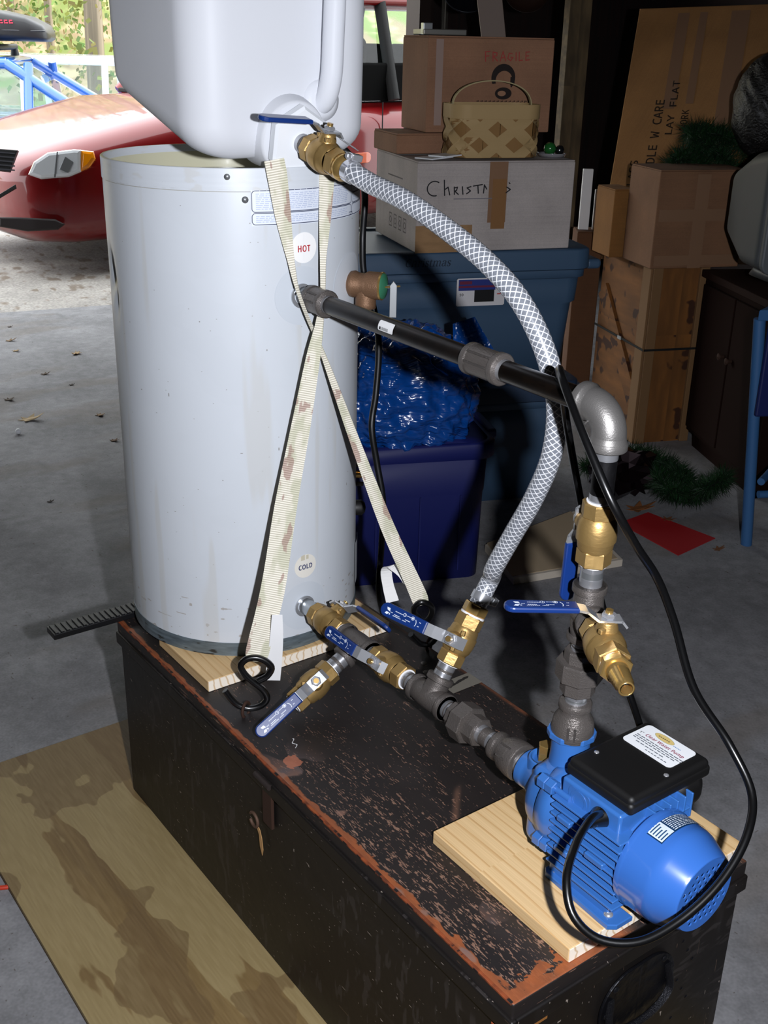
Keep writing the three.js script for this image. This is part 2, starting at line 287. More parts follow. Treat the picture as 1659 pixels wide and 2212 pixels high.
{
  const t = thing('tool_chest', 'long worn black wooden chest with bare orange edges carrying the tank and pump', 'chest');
  const lid = prep(bx(CX0, CX1, CT - 0.024, CT, CZ0, CZ1, 0.003)); const p = lid.attributes.position, n = lid.attributes.normal;
  for (let i = 0; i < p.count; i++) { const top = n.getY(i) > 0.6; lid.attributes.uv.setXY(i, top ? (p.getX(i) - CX0) / (CX1 - CX0) : 0.62 + p.getY(i) * 2, top ? (p.getZ(i) - CZ0) / (CZ1 - CZ0) : 0.2 + 0.3 * (p.getZ(i) + p.getX(i))); }
  const lidm = obj('lid', lid, std(0xffffff, 0.52, 0, { map: lidT, bumpMap: lidT, bumpScale: 0.0006 }), t);
  obj('worn_edge', planUV(bx(CX0 - 0.0008, CX0 + 0.004, CT - 0.0035, CT + 0.0002, CZ0 + 0.002, CZ1 - 0.003, 0.0012), 0.5), edgeWood, lidm, 'edge worn through to orange wood');
  for (const [a, b] of [['moulding', bx(CX0 - 0.004, CX0 + 0.008, CT - 0.046, CT - 0.022, CZ0, CZ1 + 0.004, 0.003)], ['moulding', bx(CX0, CX1 + 0.002, CT - 0.046, CT - 0.022, CZ1 - 0.008, CZ1 + 0.004, 0.003)]]) obj(a, planUV(b, 0.6), sideM, lidm);
  obj('body', planUV(bx(CX0 + 0.004, CX1 - 0.003, PLY, CT - 0.03, CZ0 + 0.003, CZ1 - 0.004, 0.002), 0.6), sideM, t);
  obj('corner_strip', planUV(bx(CX0 + 0.001, CX0 + 0.01, PLY + 0.02, CT - 0.055, CZ1 - 0.034, CZ1 - 0.003, 0.001), 0.3), edgeWood, t, 'bare orange wood at the chipped corner');
  // hasp and staple on the hasp side
  const hs = obj('hasp', [bx(CX0 - 0.003, CX0 + 0.002, -0.125, -0.045, 0.424, 0.45, 0.001)], M.rust, t);
  obj('hinge_barrel', rod([CX0 - 0.006, -0.046, 0.41], [CX0 - 0.006, -0.046, 0.452], 0.0045), std(0x3a3230, 0.6, 0.5), hs);
  obj('staple_ring', (() => { const g = new THREE.TorusGeometry(0.0115, 0.0026, 8, 24, 5.2); return g.rotateY(Math.PI / 2).rotateX(0.6).translate(CX0 - 0.006, -0.135, 0.402); })(), std(0x5d4638, 0.7, 0.4), hs);
  obj('torn_tag', [plate([CX0 - 0.004, -0.17, 0.41], [0, 0, 1], [0, 1, 0], [[0, 0.03], [0.007, 0.024], [0.012, 0.012], [0.015, -0.008], [0.012, -0.02], [0.006, -0.006], [0.004, 0.014], [-0.004, 0.026]], 0.0008)], std(0xb48a58, 0.9), hs, 'torn tan scrap of tag');
  // recessed lifting handle on the end
  const hd = obj('lift_handle_plate', plate([0.004, -0.135, CZ1 - 0.002], [1, 0, 0], [0, 1, 0], rrect(0.135, 0.105, 0.05, 10), 0.004, 0.0012), std(0x16161a, 0.38, 0.6, { bumpMap: castBump, bumpScale: 0.0012 }), t);
  obj('handle_bail', tube([[-0.048, -0.112, CZ1 + 0.002], [-0.05, -0.15, CZ1 + 0.008], [-0.02, -0.167, CZ1 + 0.01], [0.03, -0.167, CZ1 + 0.01], [0.058, -0.15, CZ1 + 0.008], [0.056, -0.112, CZ1 + 0.002]], 0.005), std(0x2a2a2e, 0.35, 0.7, { bumpMap: castBump, bumpScale: 0.001 }), hd);
  for (const [x, y] of [[-0.04, -0.1], [0.048, -0.1], [0.06, -0.135], [-0.052, -0.135]]) obj('rivet', lathe([x, y, CZ1 + 0.0018], [0, 0, 1], [[0, 0.005], [0.0015, 0.004], [0.0025, 0]], 12), std(0x303034, 0.35, 0.8), hd);
  for (let i = 0; i < 7; i++) obj('nail_head', lathe([0.09 + 0.013 * (i % 3), -0.1 - 0.022 * i, CZ1 - 0.0045], [0, 0, 1], [[0, 0.003], [0.001, 0.0025], [0.0016, 0]], 10), std(0x222226, 0.4, 0.7), t);
  obj('corner_patch', bx(-0.19, -0.152, -0.08, -0.066, CZ1 - 0.0045, CZ1 - 0.0035), std(0x8a5a2a, 0.6), t);
  // paper remnant on the lid by the far edge
  const tp = ctex(256, 256, (x, w, h) => { x.fillStyle = '#6f6a60'; x.fillRect(0, 0, w, h); x.fillStyle = '#1a1512'; for (let i = 0; i < 26; i++) { const a = 20 + 210 * ((i * 37) % 26) / 26, b = 60 + 80 * ((i * 11) % 7) / 7; x.beginPath(); x.arc(a, b, 6 + (i * 7) % 16, 0, 7); x.fill(); } });
  obj('paper_remnant', (() => { const g = new THREE.PlaneGeometry(0.062, 0.036).rotateX(-Math.PI / 2).translate(0.166, CT + 0.0006, 0.42); return g; })(), std(0xffffff, 0.8, 0, { map: tp }), lidm, 'torn grey paper remnant');
  // rusty eyelets that take the strap hooks
  for (const [x, z] of [[-0.172, 0.302], [0.192, 0.302]]) obj('eyelet', (() => { const g = new THREE.TorusGeometry(0.0105, 0.0026, 8, 20); return g.rotateY(0.5).scale(1, 1.2, 1).translate(x, CT + 0.009, z); })(), M.rust, t, 'small rusty eyelet');
  for (const [x, z] of [[0.155, 0.335], [0.14, 0.36]]) obj('nail_head', lathe([x, CT - 0.0005, z], [0, 1, 0], [[0, 0.006], [0.0012, 0.005], [0.0014, 0]], 12), std(0x6a6660, 0.5, 0.5), t);
  seat(t);
}
{ // black ribbed strip sticking out under the tank
  const t = thing('ribbed_strip', 'black ribbed plastic strip sticking out from under the tank past the chest', 'strip');
  obj('body', bx(-0.333, -0.02, -0.0196, -0.0085, -0.122, -0.086, 0.0015), M.blackRubber, t);
  for (let i = 0; i < 17; i++) obj('rib', bx(-0.329 + i * 0.0103, -0.3235 + i * 0.0103, -0.0096, -0.0065, -0.121, -0.087, 0.0008), M.blackRubber, t);
  seat(t);
}

// ---------------------------------------------------------------- the grey water tank
const TR = 0.2, TH = 0.7852;
const ang = (deg, r = TR) => V(Math.sin(deg * Math.PI / 180) * r, 0, Math.cos(deg * Math.PI / 180) * r);
const tankM = phy(0xd3d8de, 0.38, { map: tex(1024, 1024, (u, v) => { let k = 250 - 6 * fbm(u * 12, v * 8, 3); let c = [k, k, k]; if (vn(u * 240, v * 170) > 0.987) c = [150, 140, 130]; if (v < 0.1 && vn(u * 90, v * 120) > 0.9) c = mixc(c, [170, 150, 130], 0.5); const st = ss(0.66, 0.75, fbm(u * 40, v * 2, 3)); return mixc(c, [238, 232, 222], st * 0.5); }), clearcoat: 0.25, clearcoatRoughness: 0.3 });
function patch(a0, a1, y0, y1, r, nx = 40) { // curved patch on the tank, degrees
  const g = new THREE.CylinderGeometry(r, r, y1 - y0, nx, 1, true, a0 * Math.PI / 180, (a1 - a0) * Math.PI / 180); return g.translate(0, (y0 + y1) / 2, 0);
}
function disc(a, y, rad, r = TR + 0.0008) { // round sticker following the tank
  const pos = [], uv = [], idx = [], n = 40; const put = (s, t) => { const q = a * Math.PI / 180 + s / TR; pos.push(Math.sin(q) * r, y + t, Math.cos(q) * r); uv.push(0.5 + s / rad / 2, 0.5 + t / rad / 2); };
  put(0, 0); for (let k = 1; k <= 4; k++) for (let i = 0; i < n; i++) { const th = i / n * Math.PI * 2; put(Math.cos(th) * rad * k / 4, Math.sin(th) * rad * k / 4); }
  for (let i = 0; i < n; i++) idx.push(0, 1 + i, 1 + (i + 1) % n); for (let k = 0; k < 3; k++) for (let i = 0; i < n; i++) { const A = 1 + k * n + i, B = 1 + k * n + (i + 1) % n; idx.push(A, A + n, B, B, A + n, B + n); }
  const g = new THREE.BufferGeometry(); g.setAttribute('position', new THREE.Float32BufferAttribute(pos, 3)); g.setAttribute('uv', new THREE.Float32BufferAttribute(uv, 2)); g.setIndex(idx); g.computeVertexNormals(); return g;
}
{
  const t = thing('water_tank', 'tall light grey cylindrical water heater tank standing on the pine board', 'tank');
  const g = new THREE.CylinderGeometry(TR, TR, TH - 0.024, 160, 90, true).translate(0, 0.024 + (TH - 0.024) / 2, 0), p = g.attributes.position;
  for (let i = 0; i < p.count; i++) { const x = p.getX(i), y = p.getY(i), z = p.getZ(i), a = Math.atan2(x, z) * 180 / Math.PI; const d = 0.012 * Math.exp(-(((a + 104) / 5) ** 2) - (((y - 0.615) / 0.03) ** 2)) + 0.006 * Math.exp(-(((a + 98) / 3) ** 2) - (((y - 0.575) / 0.03) ** 2)), k = 1 - d / TR; p.setX(i, x * k); p.setZ(i, z * k); }
  g.computeVertexNormals(); const shell = obj('shell', g, tankM, t);
  obj('top_band', latheC([0, TH - 0.032, 0], [0, 1, 0], [[0, TR], [0.0004, TR + 0.0012], [0.031, TR + 0.0012], [0.032, TR + 0.0002], [0.032, TR - 0.003], [0.02, TR - 0.0035]], 120), tankM, t);
  obj('inner_rim', lathe([0, TH - 0.04, 0], [0, 1, 0], [[0, TR - 0.003], [0.04, TR - 0.003]], 120), phy(0xc9c6ac, 0.25, { clearcoat: 0.3 }), t, 'cream inner face of the rim');
  obj('top_cover', lathe([0, TH - 0.04, 0], [0, 1, 0], [[0, TR - 0.003], [0.006, 0.15], [0.008, 0]], 96), phy(0xc6c3ac, 0.3, { clearcoat: 0.3 }), t, 'cream recessed top cover');
  obj('bottom_band', latheC([0, 0, 0], [0, 1, 0], [[0, 0.05], [0, TR + 0.0008], [0.024, TR + 0.0008], [0.0245, TR - 0.001]], 120), std(0x84939b, 0.5, 0.45, { map: tex(512, 64, (u, v) => { const k = 205 + (fbm(u * 60, v * 6, 3) - 0.5) * 80; return mixc([k, k, k], [70, 56, 46], ss(0.7, 0.8, fbm(u * 50 + 3, v * 5, 3)) * 0.7); }) }), t, 'galvanised steel bottom band');
  obj('seam', patch(-100, 60, 0.7525, 0.7533, TR + 0.0004, 80), std(0xa9a79f, 0.5), t);
  const lt = ctex(1536, 256, (x, w, h) => {
    x.fillStyle = '#dbe1ec'; x.fillRect(0, 0, w, h); x.strokeStyle = '#1d2440'; x.lineWidth = 5;
    const R = (a, b, c, d) => { x.beginPath(); x.roundRect(a, b, c, d, 26); x.stroke(); };
    R(6, 6, 1010, 152); R(6, 166, 1010, 82); R(1032, 6, 480, 72); R(1032, 84, 480, 74); R(1032, 166, 480, 82);
    x.fillStyle = '#b3bdd6'; for (const [a, b, c, n] of [[36, 26, 950, 9], [36, 186, 950, 4], [1056, 26, 420, 3], [1056, 104, 420, 3]]) for (let i = 0; i < n; i++) { let q = a; while (q < a + c - 60) { const l = 14 + ((q * 7 + i * 31) % 40); x.fillRect(q, b + i * 13.5, l, 5); q += l + 9; } }
    x.strokeRect(980, 226, 60, 22);
  });
  obj('data_label', patch(-21.7, 62, 0.7055, 0.7555, TR + 0.0012, 60), std(0xffffff, 0.45, 0, { map: lt }), t, 'instruction label with dark outlined panels');
  const stick = (txt, col, bg, extra) => ctex(512, 512, (x, w, h) => { x.fillStyle = bg; x.fillRect(0, 0, w, h); if (extra) extra(x); x.fillStyle = col; x.save(); x.translate(256, 290); x.font = 'bold 150px sans-serif'; x.textAlign = 'center'; x.scale(0.86, 1); x.fillText(txt, 0, 34); x.restore(); });
  obj('hot_sticker', disc(1.4, 0.6706, 0.0225, TR + 0.0012), std(0xffffff, 0.5, 0, { map: stick('HOT', '#b5313a', '#f3f2f1', (x) => { x.fillStyle = '#d9dbde'; x.fillRect(252, 40, 4, 430); }) }), t, 'round white sticker lettered HOT in red');
  obj('cold_sticker', disc(0.9, 0.1504, 0.021, TR + 0.0012), std(0xffffff, 0.5, 0, { map: stick('COLD', '#1f2a5c', '#e6e2d8', (x) => { x.fillStyle = '#c9c2ac'; x.fillRect(150, 0, 90, 120); x.fillRect(270, 20, 60, 90); }) }), t, 'round sticker lettered COLD in navy');
  for (const [a, y, n] of [[0, 0.6, 'hot'], [0, 0.077, 'cold']]) {
    obj('port_rosette', disc(a, y, 0.044, TR + 0.001), phy(0xc6ccd3, 0.42), t, 'grey plastic ring around the port');
    obj('port_socket', latheC([0, y, TR - 0.012], [0, 0, 1], [[0.013, 0.012], [0.0135, 0.0185], [0.0155, 0.0185], [0.0155, 0.0145]], 32), M.steel, t);
  }
  obj('relief_rosette', disc(33.5, 0.6, 0.05, TR + 0.001), phy(0xcdd2d8, 0.42), t);
  for (const [a, y] of [[-31, 0.7734], [-24, 0.742]]) obj('screw', lathe(ang(a, TR - 0.0005).setY(y), ang(a, 1), [[0, 0.0052], [0.0022, 0.0042], [0.003, 0]], 16), M.zinc, t);
  obj('access_cover', patch(44, 60, 0.055, 0.135, TR + 0.003, 12), tankM, t);
  // fittings at the far side edge
  for (const [y, m, r] of [[0.288, M.brassShiny, 0.006], [0.268, M.iron, 0.004], [0.25, M.brassShiny, 0.007], [0.232, M.iron, 0.004]]) obj('terminal', rod(ang(56, TR - 0.002).setY(y), ang(56, TR + 0.013).setY(y), r, 6), m, t);
  obj('knob', lathe(ang(57, TR - 0.002).setY(0.185), ang(57, 1), [[0, 0.014], [0.012, 0.014], [0.018, 0.009], [0.02, 0]], 20), M.blackPlastic, t);
  seat(t);
}
// ---------------------------------------------------------------- pipe fittings
const PR = 0.01335, AX = 0.003, LY = 0.0755;                     // 3/4 inch pipe
const Zv = V(0, 0, 1), Yv = V(0, 1, 0);
const gripT = ctex(1024, 256, (x, w, h) => {                     // marks printed on the lever sleeve
  x.clearRect(0, 0, w, h); x.fillStyle = x.strokeStyle = '#dfe6f2'; x.lineWidth = 8;
  x.beginPath(); x.moveTo(860, 96); x.lineTo(930, 96); x.lineTo(960, 50); x.lineTo(895, 40); x.fill(); x.beginPath(); x.moveTo(870, 190); x.lineTo(950, 190); x.lineTo(925, 140); x.lineTo(850, 120); x.fill(); x.beginPath(); x.arc(845, 70, 16, 0, 7); x.fill();
  const words = (x0, y0, n, l) => { for (let i = 0; i < n; i++) x.fillRect(x0 + i * (l + 7), y0, l, 16); };
  words(560, 60, 7, 22); words(600, 92, 5, 22); words(540, 168, 8, 18); words(420, 60, 5, 14); words(330, 96, 5, 20); words(780, 110, 3, 14);
  x.beginPath(); x.arc(500, 190, 34, 0, 7); x.stroke(); x.fillRect(490, 168, 10, 40); x.beginPath(); x.arc(300, 196, 36, 0, 7); x.stroke(); x.beginPath(); x.arc(300, 196, 22, 0, 7); x.fill(); words(345, 186, 5, 14);
  x.lineWidth = 12; x.beginPath(); x.moveTo(210, 60); x.quadraticCurveTo(170, 130, 230, 200); x.stroke(); words(110, 80, 2, 16); words(90, 170, 2, 16);
});
const gripM = textMat(gripT, 0.4);
function ballValve(o, axis, stem, hdir, label, opt = {}) {       // o: start of the body, axis: flow direction
  const { L = 0.076, grip = 0.078, chromePlate = true, grey = false } = opt;
  const a = A3(axis).normalize(), s = A3(stem).addScaledVector(a, -A3(stem).dot(a)).normalize(), h = A3(hdir); h.addScaledVector(s, -h.dot(s)).normalize(); const w = V(0, 0, 0).crossVectors(h, s);
  const t = thing('ball_valve', label, 'valve'); o = A3(o); const mid = o.clone().addScaledVector(a, L * 0.5);
  const body = obj('body', [hexR(o, a, 0, 0.018, 0.0205, 8, s), lathe(o, a, [[0.016, 0.016], [0.018, 0.0182], [0.024, 0.0215], [0.034, 0.0232], [0.046, 0.0232], [0.0475, 0.0215], [0.056, 0.0205], [0.06, 0.0182]], 36), hexR(o, a, L - 0.02, L, 0.0205, 6, s),
    lathe(mid.clone().addScaledVector(a, -0.003), s, [[0.01, 0.014], [0.024, 0.0125], [0.03, 0.0105], [0.033, 0.0102], [0.033, 0]], 28)], M.brass, t);
  for (const [k, q] of [[0.012, 0.01], [-0.014, 0.006]]) obj('stop_lug', box(0, 0, 0, 0.006, 0.008, 0.006, 0.0015).applyMatrix4(frame(s)).translate(...mid.clone().addScaledVector(a, k).addScaledVector(s, 0.026).addScaledVector(V(0, 0, 0).crossVectors(a, s), q).toArray()), M.brass, body);
  for (const [q, w] of [[0, -1], [L, 1]]) obj('seal_ring', latheC(o.clone().addScaledVector(a, q), a.clone().multiplyScalar(w), [[-0.0004, PR + 0.0026], [0.0012, PR + 0.0026], [0.0012, PR]], 28), M.ptfe, t, 'white thread tape ring');
  const sc = mid.clone().addScaledVector(a, -0.003);
  const top = sc.clone().addScaledVector(s, 0.034);
  // lever: stamped steel strip with a dip-moulded sleeve
  const P = (x, y) => top.clone().addScaledVector(h, x).addScaledVector(s, y);
  const path = [[-0.02, -0.007], [-0.014, 0], [0.012, 0], [0.026, 0.0105], [0.036, 0.0125], [0.046, 0.0125]];
  const strip = []; for (let i = 0; i + 1 < path.length; i++) { const p = P(...path[i]), q = P(...path[i + 1]), d = q.clone().sub(p), len = d.length(); const up = V(0, 0, 0).crossVectors(w, d.clone().normalize()); strip.push(box(0, 0, len / 2, 0.0175, 0.0026, len + 0.0012).applyMatrix4(new THREE.Matrix4().makeBasis(w.clone().negate(), up.clone(), d.clone().normalize())).translate(p.x, p.y, p.z)); }
  const lever = obj('lever', strip, grey ? M.zinc : M.steel, t, 'bright steel lever');
  const out = [[0, -0.0095], [0, 0.0095]]; for (let i = 0; i <= 12; i++) { const q = Math.PI / 2 - i / 12 * Math.PI; out.push([grip - 0.0105 + 0.0105 * Math.cos(q), 0.0105 * Math.sin(q)]); }
  obj('grip_sleeve', plate(P(0.036, 0.0095), h, w.clone().negate(), out, 0.0066, 0.002), M.blueVinyl, lever, 'dark blue vinyl sleeve');
  if (!opt.plain) obj('printed_marks', (() => { const g = new THREE.PlaneGeometry(grip - 0.008, 0.0175); g.applyMatrix4(new THREE.Matrix4().makeBasis(h, w.clone().negate(), s)); const c = P(0.036 + grip / 2 - 0.001, 0.0164); return g.translate(c.x, c.y, c.z); })(), gripM, lever, 'white maker marks');
  obj('stem', rod(top.clone().addScaledVector(s, -0.004), top.clone().addScaledVector(s, 0.011), 0.0042, 16), M.brassShiny, t);
  obj('stem_nut', hexR(top, s, 0.0016, 0.0075, 0.0082, 6, h), M.chrome, t);
  return seat(t);
}
function threadedPipe(a, b, label, mat, opt = {}) {              // nipple or pipe with bright threaded ends
  a = A3(a); b = A3(b); const d = b.clone().sub(a), L = d.length(); d.normalize(); const e = Math.min(opt.thread ?? 0.011, L * 0.45);
  const t = thing(opt.name ?? 'pipe_nipple', label, 'pipe');
  const r = opt.r ?? PR;
  obj('barrel', latheC(a, d, [[0, 0], [0, r], [L, r], [L, 0]], 32), mat, t);
  const turns = (o, dir) => { const p = []; for (let x = 0; x < e; x += 0.0018) p.push([x, r + 0.0003], [x + 0.0009, r - 0.0004 + 0.0008]); p.push([e, r]); return lathe(o, dir, p.map(([x, q], i) => [x, i % 2 ? q - 0.0004 : q + 0.0001]), 32); };
  obj('thread', turns(a, d), M.thread, t, 'bright cut thread'); obj('thread', turns(b, d.clone().negate()), M.thread, t, 'bright cut thread');
  return opt.noseat ? t : seat(t);
}
const ironBand = (o, a, t0, t1, r) => lathe(o, a, [[t0, PR], [t0, r - 0.0012], [t0 + 0.0012, r], [t1 - 0.0015, r], [t1, r - 0.0015]], 36);
function tee(c, axis, branch, label) {
  c = A3(c); const a = A3(axis).normalize(), b = A3(branch).normalize(), t = thing('pipe_tee', label, 'pipe fitting');
  obj('run', [lathe(c, a, [[-0.036, 0.017], [0.036, 0.017]], 36), ironBand(c, a, -0.037, -0.027, 0.0205), ironBand(c, a.clone().negate(), -0.037, -0.027, 0.0205), latheC(c, a, [[-0.037, PR], [-0.037, 0.019]], 32), latheC(c, a, [[0.037, PR], [0.037, 0.019]], 32), lathe(c, a, [[-0.026, 0.0172], [-0.012, 0.0185], [0, 0.019], [0.012, 0.0185], [0.026, 0.0172]], 36)], M.iron, t);
  obj('branch', [lathe(c, b, [[0.0, 0.02], [0.016, 0.0182], [0.024, 0.0172], [0.034, 0.017]], 36), ironBand(c, b, 0.025, 0.035, 0.0205), latheC(c, b, [[0.035, 0.019], [0.035, PR]], 32)], M.iron, t);
  obj('casting_mark', [box(0, 0, 0, 0.002, 0.0012, 0.011, 0.0005)].map((g) => place(g, c.clone().addScaledVector(V(-0.6, 0.65, 0.2).normalize(), 0.0188), b, a)), M.iron, t);
  return seat(t);
}
function union(o, axis, label, L = 0.062) {
  o = A3(o); const a = A3(axis).normalize(), t = thing('pipe_union', label, 'pipe fitting');
  obj('end_piece', [hexR(o, a, 0, 0.02, 0.0205, 8), lathe(o, a, [[0.001, PR], [0.001, 0.018]], 24)], M.iron, t);
  obj('union_nut', hexR(o, a, 0.015, 0.04, 0.029, 8), M.iron, t);
  obj('end_piece', hexR(o, a, 0.036, L, 0.0215, 8), M.iron, t);
  return seat(t);
}
function reducer(o, axis, label, L = 0.052) {                    // small end at o
  o = A3(o); const a = A3(axis).normalize(), t = thing('bell_reducer', label, 'pipe fitting');
  obj('bell', [lathe(o, a, [[0, PR], [0, 0.0185], [0.0015, 0.0205], [0.009, 0.0205], [0.0105, 0.0188], [0.017, 0.0195], [0.026, 0.0248], [0.036, 0.0262], [0.04, 0.0268], [L - 0.0015, 0.0268], [L, 0.025], [L, 0.017]], 40)], M.iron, t);
  for (let i = 0; i < 2; i++) obj('casting_rib', place(box(0, 0.0262, 0.034, 0.003, 0.0022, 0.018, 0.0008), o, a, i ? [-0.8, 0.3, 0.5] : [-0.5, 0.8, 0.6]), M.iron, t);
  return seat(t);
}
// --- lower run, tank to pump (z along the chest)
const low = (z) => V(AX, LY, z);
threadedPipe(V(AX, 0.0765, 0.196), low(0.234), 'galvanised nipple at the COLD port of the tank', M.zinc, { thread: 0.008 }); 
ballValve(low(0.232), Zv, [0.8, 0.6, 0], Zv, 'brass ball valve screwed to the COLD port, blue lever on its far side', { L: 0.08, plain: true, grip: 0.082 });
threadedPipe(low(0.306), low(0.322), 'short iron nipple between the COLD port valve and the drain tee', M.iron);
const T1 = low(0.3555), T1B = V(-0.87, -0.48, 0).normalize();
tee(T1, Zv, T1B, 'dark iron tee whose branch drops to the side drain valve');
threadedPipe(low(0.386), low(0.404), 'short iron nipple just before the middle valve of the lower run', M.iron);
ballValve(low(0.402), Zv, [-0.86, 0.52, 0], [0, 0, -1], 'brass ball valve in the middle of the lower run, blue lever pointing at the tank', { L: 0.08 });
threadedPipe(low(0.476), low(0.507), 'bright-ended nipple between the middle valve and the upright tee', M.iron, { thread: 0.016 });
const T2 = low(0.541), T2B = V(0.53, 0.848, 0).normalize();
tee(T2, Zv, T2B, 'dark iron tee whose branch rises to the hose valve');
threadedPipe(low(0.573), low(0.596), 'nipple between the upright tee and the horizontal union', M.iron, { thread: 0.012 });
union(low(0.593), Zv, 'octagonal dark iron union lying in the lower run by the pump', 0.06);
threadedPipe(low(0.646), low(0.688), 'black nipple with bright threads between the horizontal union and the reducer', M.iron, { thread: 0.014 });
reducer(low(0.684), Zv, 'dark iron reducer on the pump inlet');
threadedPipe(low(0.73), low(0.752), 'short bright nipple in the pump inlet', M.zinc, { r: 0.0165, thread: 0.01 });
// drain branch
const b3 = (d) => T1.clone().addScaledVector(T1B, d);
threadedPipe(b3(0.03), b3(0.062), 'short iron nipple on the drain branch', M.iron, { thread: 0.013 });
ballValve(b3(0.058), T1B, [-0.5, 0.55, 0.68], T1B, 'brass drain valve hanging off the side of the lower run, blue lever downhill', { L: 0.08, grip: 0.084 });
// hose branch
const b4 = (d) => T2.clone().addScaledVector(T2B, d);
threadedPipe(b4(0.028), b4(0.06), 'short bright nipple under the hose valve', M.iron, { thread: 0.014 });
ballValve(b4(0.056), T2B, [-0.55, 0.35, 0.25], [-0.62, 0.32, -0.72], 'brass ball valve standing on the upright tee below the clear hose', { L: 0.078 });
const hoseEnd = b4(0.152);
{
  const t = thing('hose_barb', 'brass hose barb between the upright valve and the clear hose', 'hose fitting'); const o = b4(0.134);
  obj('hex', hexR(o, T2B, 0.002, 0.017, 0.0185, 6), M.brassShiny, t); obj('barb', lathe(o, T2B, [[0.017, 0.0095], [0.05, 0.0095], [0.05, 0]], 20), M.brass, t); obj('seal_ring', latheC(o, T2B, [[-0.001, 0.012], [-0.001, 0.0185], [0.002, 0.0185], [0.002, 0.012]], 28), M.ptfe, t); seat(t);
}
// --- upper run and riser
const UA = V(AX, 0.6, 0.2), UB = V(AX, 0.5895, 0.8265), UD = UB.clone().sub(UA).normalize(), up = (d) => UA.clone().addScaledVector(UD, d);
threadedPipe(up(-0.006), up(0.04), 'galvanised nipple in the HOT port of the tank', M.zinc, { thread: 0.01 });
const coupling = (o, d, L, label) => { const t = thing('pipe_coupling', label, 'pipe fitting'); o = A3(o); obj('sleeve', [lathe(o, d, [[0, PR], [0, 0.0185], [0.0015, 0.0205], [0.009, 0.0205], [0.0105, 0.019], [L - 0.0105, 0.019], [L - 0.009, 0.0205], [L - 0.0015, 0.0205], [L, 0.0185], [L, PR]], 40)], M.iron, t); for (const q of [[-0.7, 0.7, 0], [-0.9, 0.1, 0]]) obj('casting_rib', place(box(0, 0.0195, L / 2, 0.003, 0.0022, L - 0.02, 0.0008), o, d, q), M.iron, t); return seat(t); };
coupling(up(0.022), UD, 0.046, 'dark iron coupling on the HOT port nipple');
const pipeBlack = phy(0x1d1613, 0.38, { map: tex(256, 512, (u, v) => { const k = 190 + (fbm(u * 6, v * 40, 4) - 0.5) * 140; return mixc([k, k * 0.97, k * 0.94], [255, 226, 196], ss(0.66, 0.72, fbm(u * 14 + 4, v * 18, 4)) * 0.55); }), clearcoat: 0.35, clearcoatRoughness: 0.3, metalness: 0.35 });
const pipeScuffed = phy(0x14100e, 0.3, { map: tex(512, 512, (u, v) => mixc([200, 190, 180], [1000 * 0.25, 230, 205], ss(0.6, 0.64, fbm(u * 10 + 1, v * 9, 5)) * 0.9)), clearcoat: 0.6, clearcoatRoughness: 0.15, metalness: 0.3 });
{
  const t = threadedPipe(up(0.062), up(0.394), 'long black iron pipe with a white sticker running from the tank to the coupling', pipeBlack, { name: 'iron_pipe', thread: 0.012, noseat: true });
  const st = ctex(256, 96, (x, w, h) => { x.fillStyle = '#eeeeee'; x.beginPath(); x.roundRect(2, 2, w - 4, h - 4, 18); x.fill(); x.fillStyle = '#222'; for (let i = 0; i < 14; i++) x.fillRect(60 + i * 8 + (i % 3), 60, 3 + (i % 2) * 2, 26); x.fillRect(24, 60, 26, 26); });
  // arc centred on the side that faces the room
  const g2 = new THREE.CylinderGeometry(PR + 0.0005, PR + 0.0005, 0.034, 20, 1, true, -0.55, 1.1).rotateX(Math.PI / 2); // axis z, arc centred on +z->y
  const q2 = prep(g2), u2 = q2.attributes.uv; for (let i = 0; i < u2.count; i++) { const a = u2.getX(i), b = u2.getY(i); u2.setXY(i, b, 1 - a); }
  q2.rotateZ(Math.PI); q2.applyMatrix4(frame(UD, [-0.83, 0.3, 0])).translate(...up(0.228).toArray());
  obj('sticker', q2, std(0xffffff, 0.5, 0, { map: st }), t, 'small white barcode sticker');
  seat(t);
}
coupling(up(0.388), UD, 0.062, 'dark iron coupling midway along the upper pipe');
seat(threadedPipe(up(0.444), up(0.592), 'short scuffed black pipe between the upper coupling and the elbow', pipeScuffed, { name: 'iron_pipe', thread: 0.012 }));
const RB = V(AX, 0.155, 0.8165), RT = V(AX, 0.5895, 0.8265), RD = RT.clone().sub(RB).normalize(), ri = (y) => RB.clone().addScaledVector(RD, (y - RB.y) / RD.y);
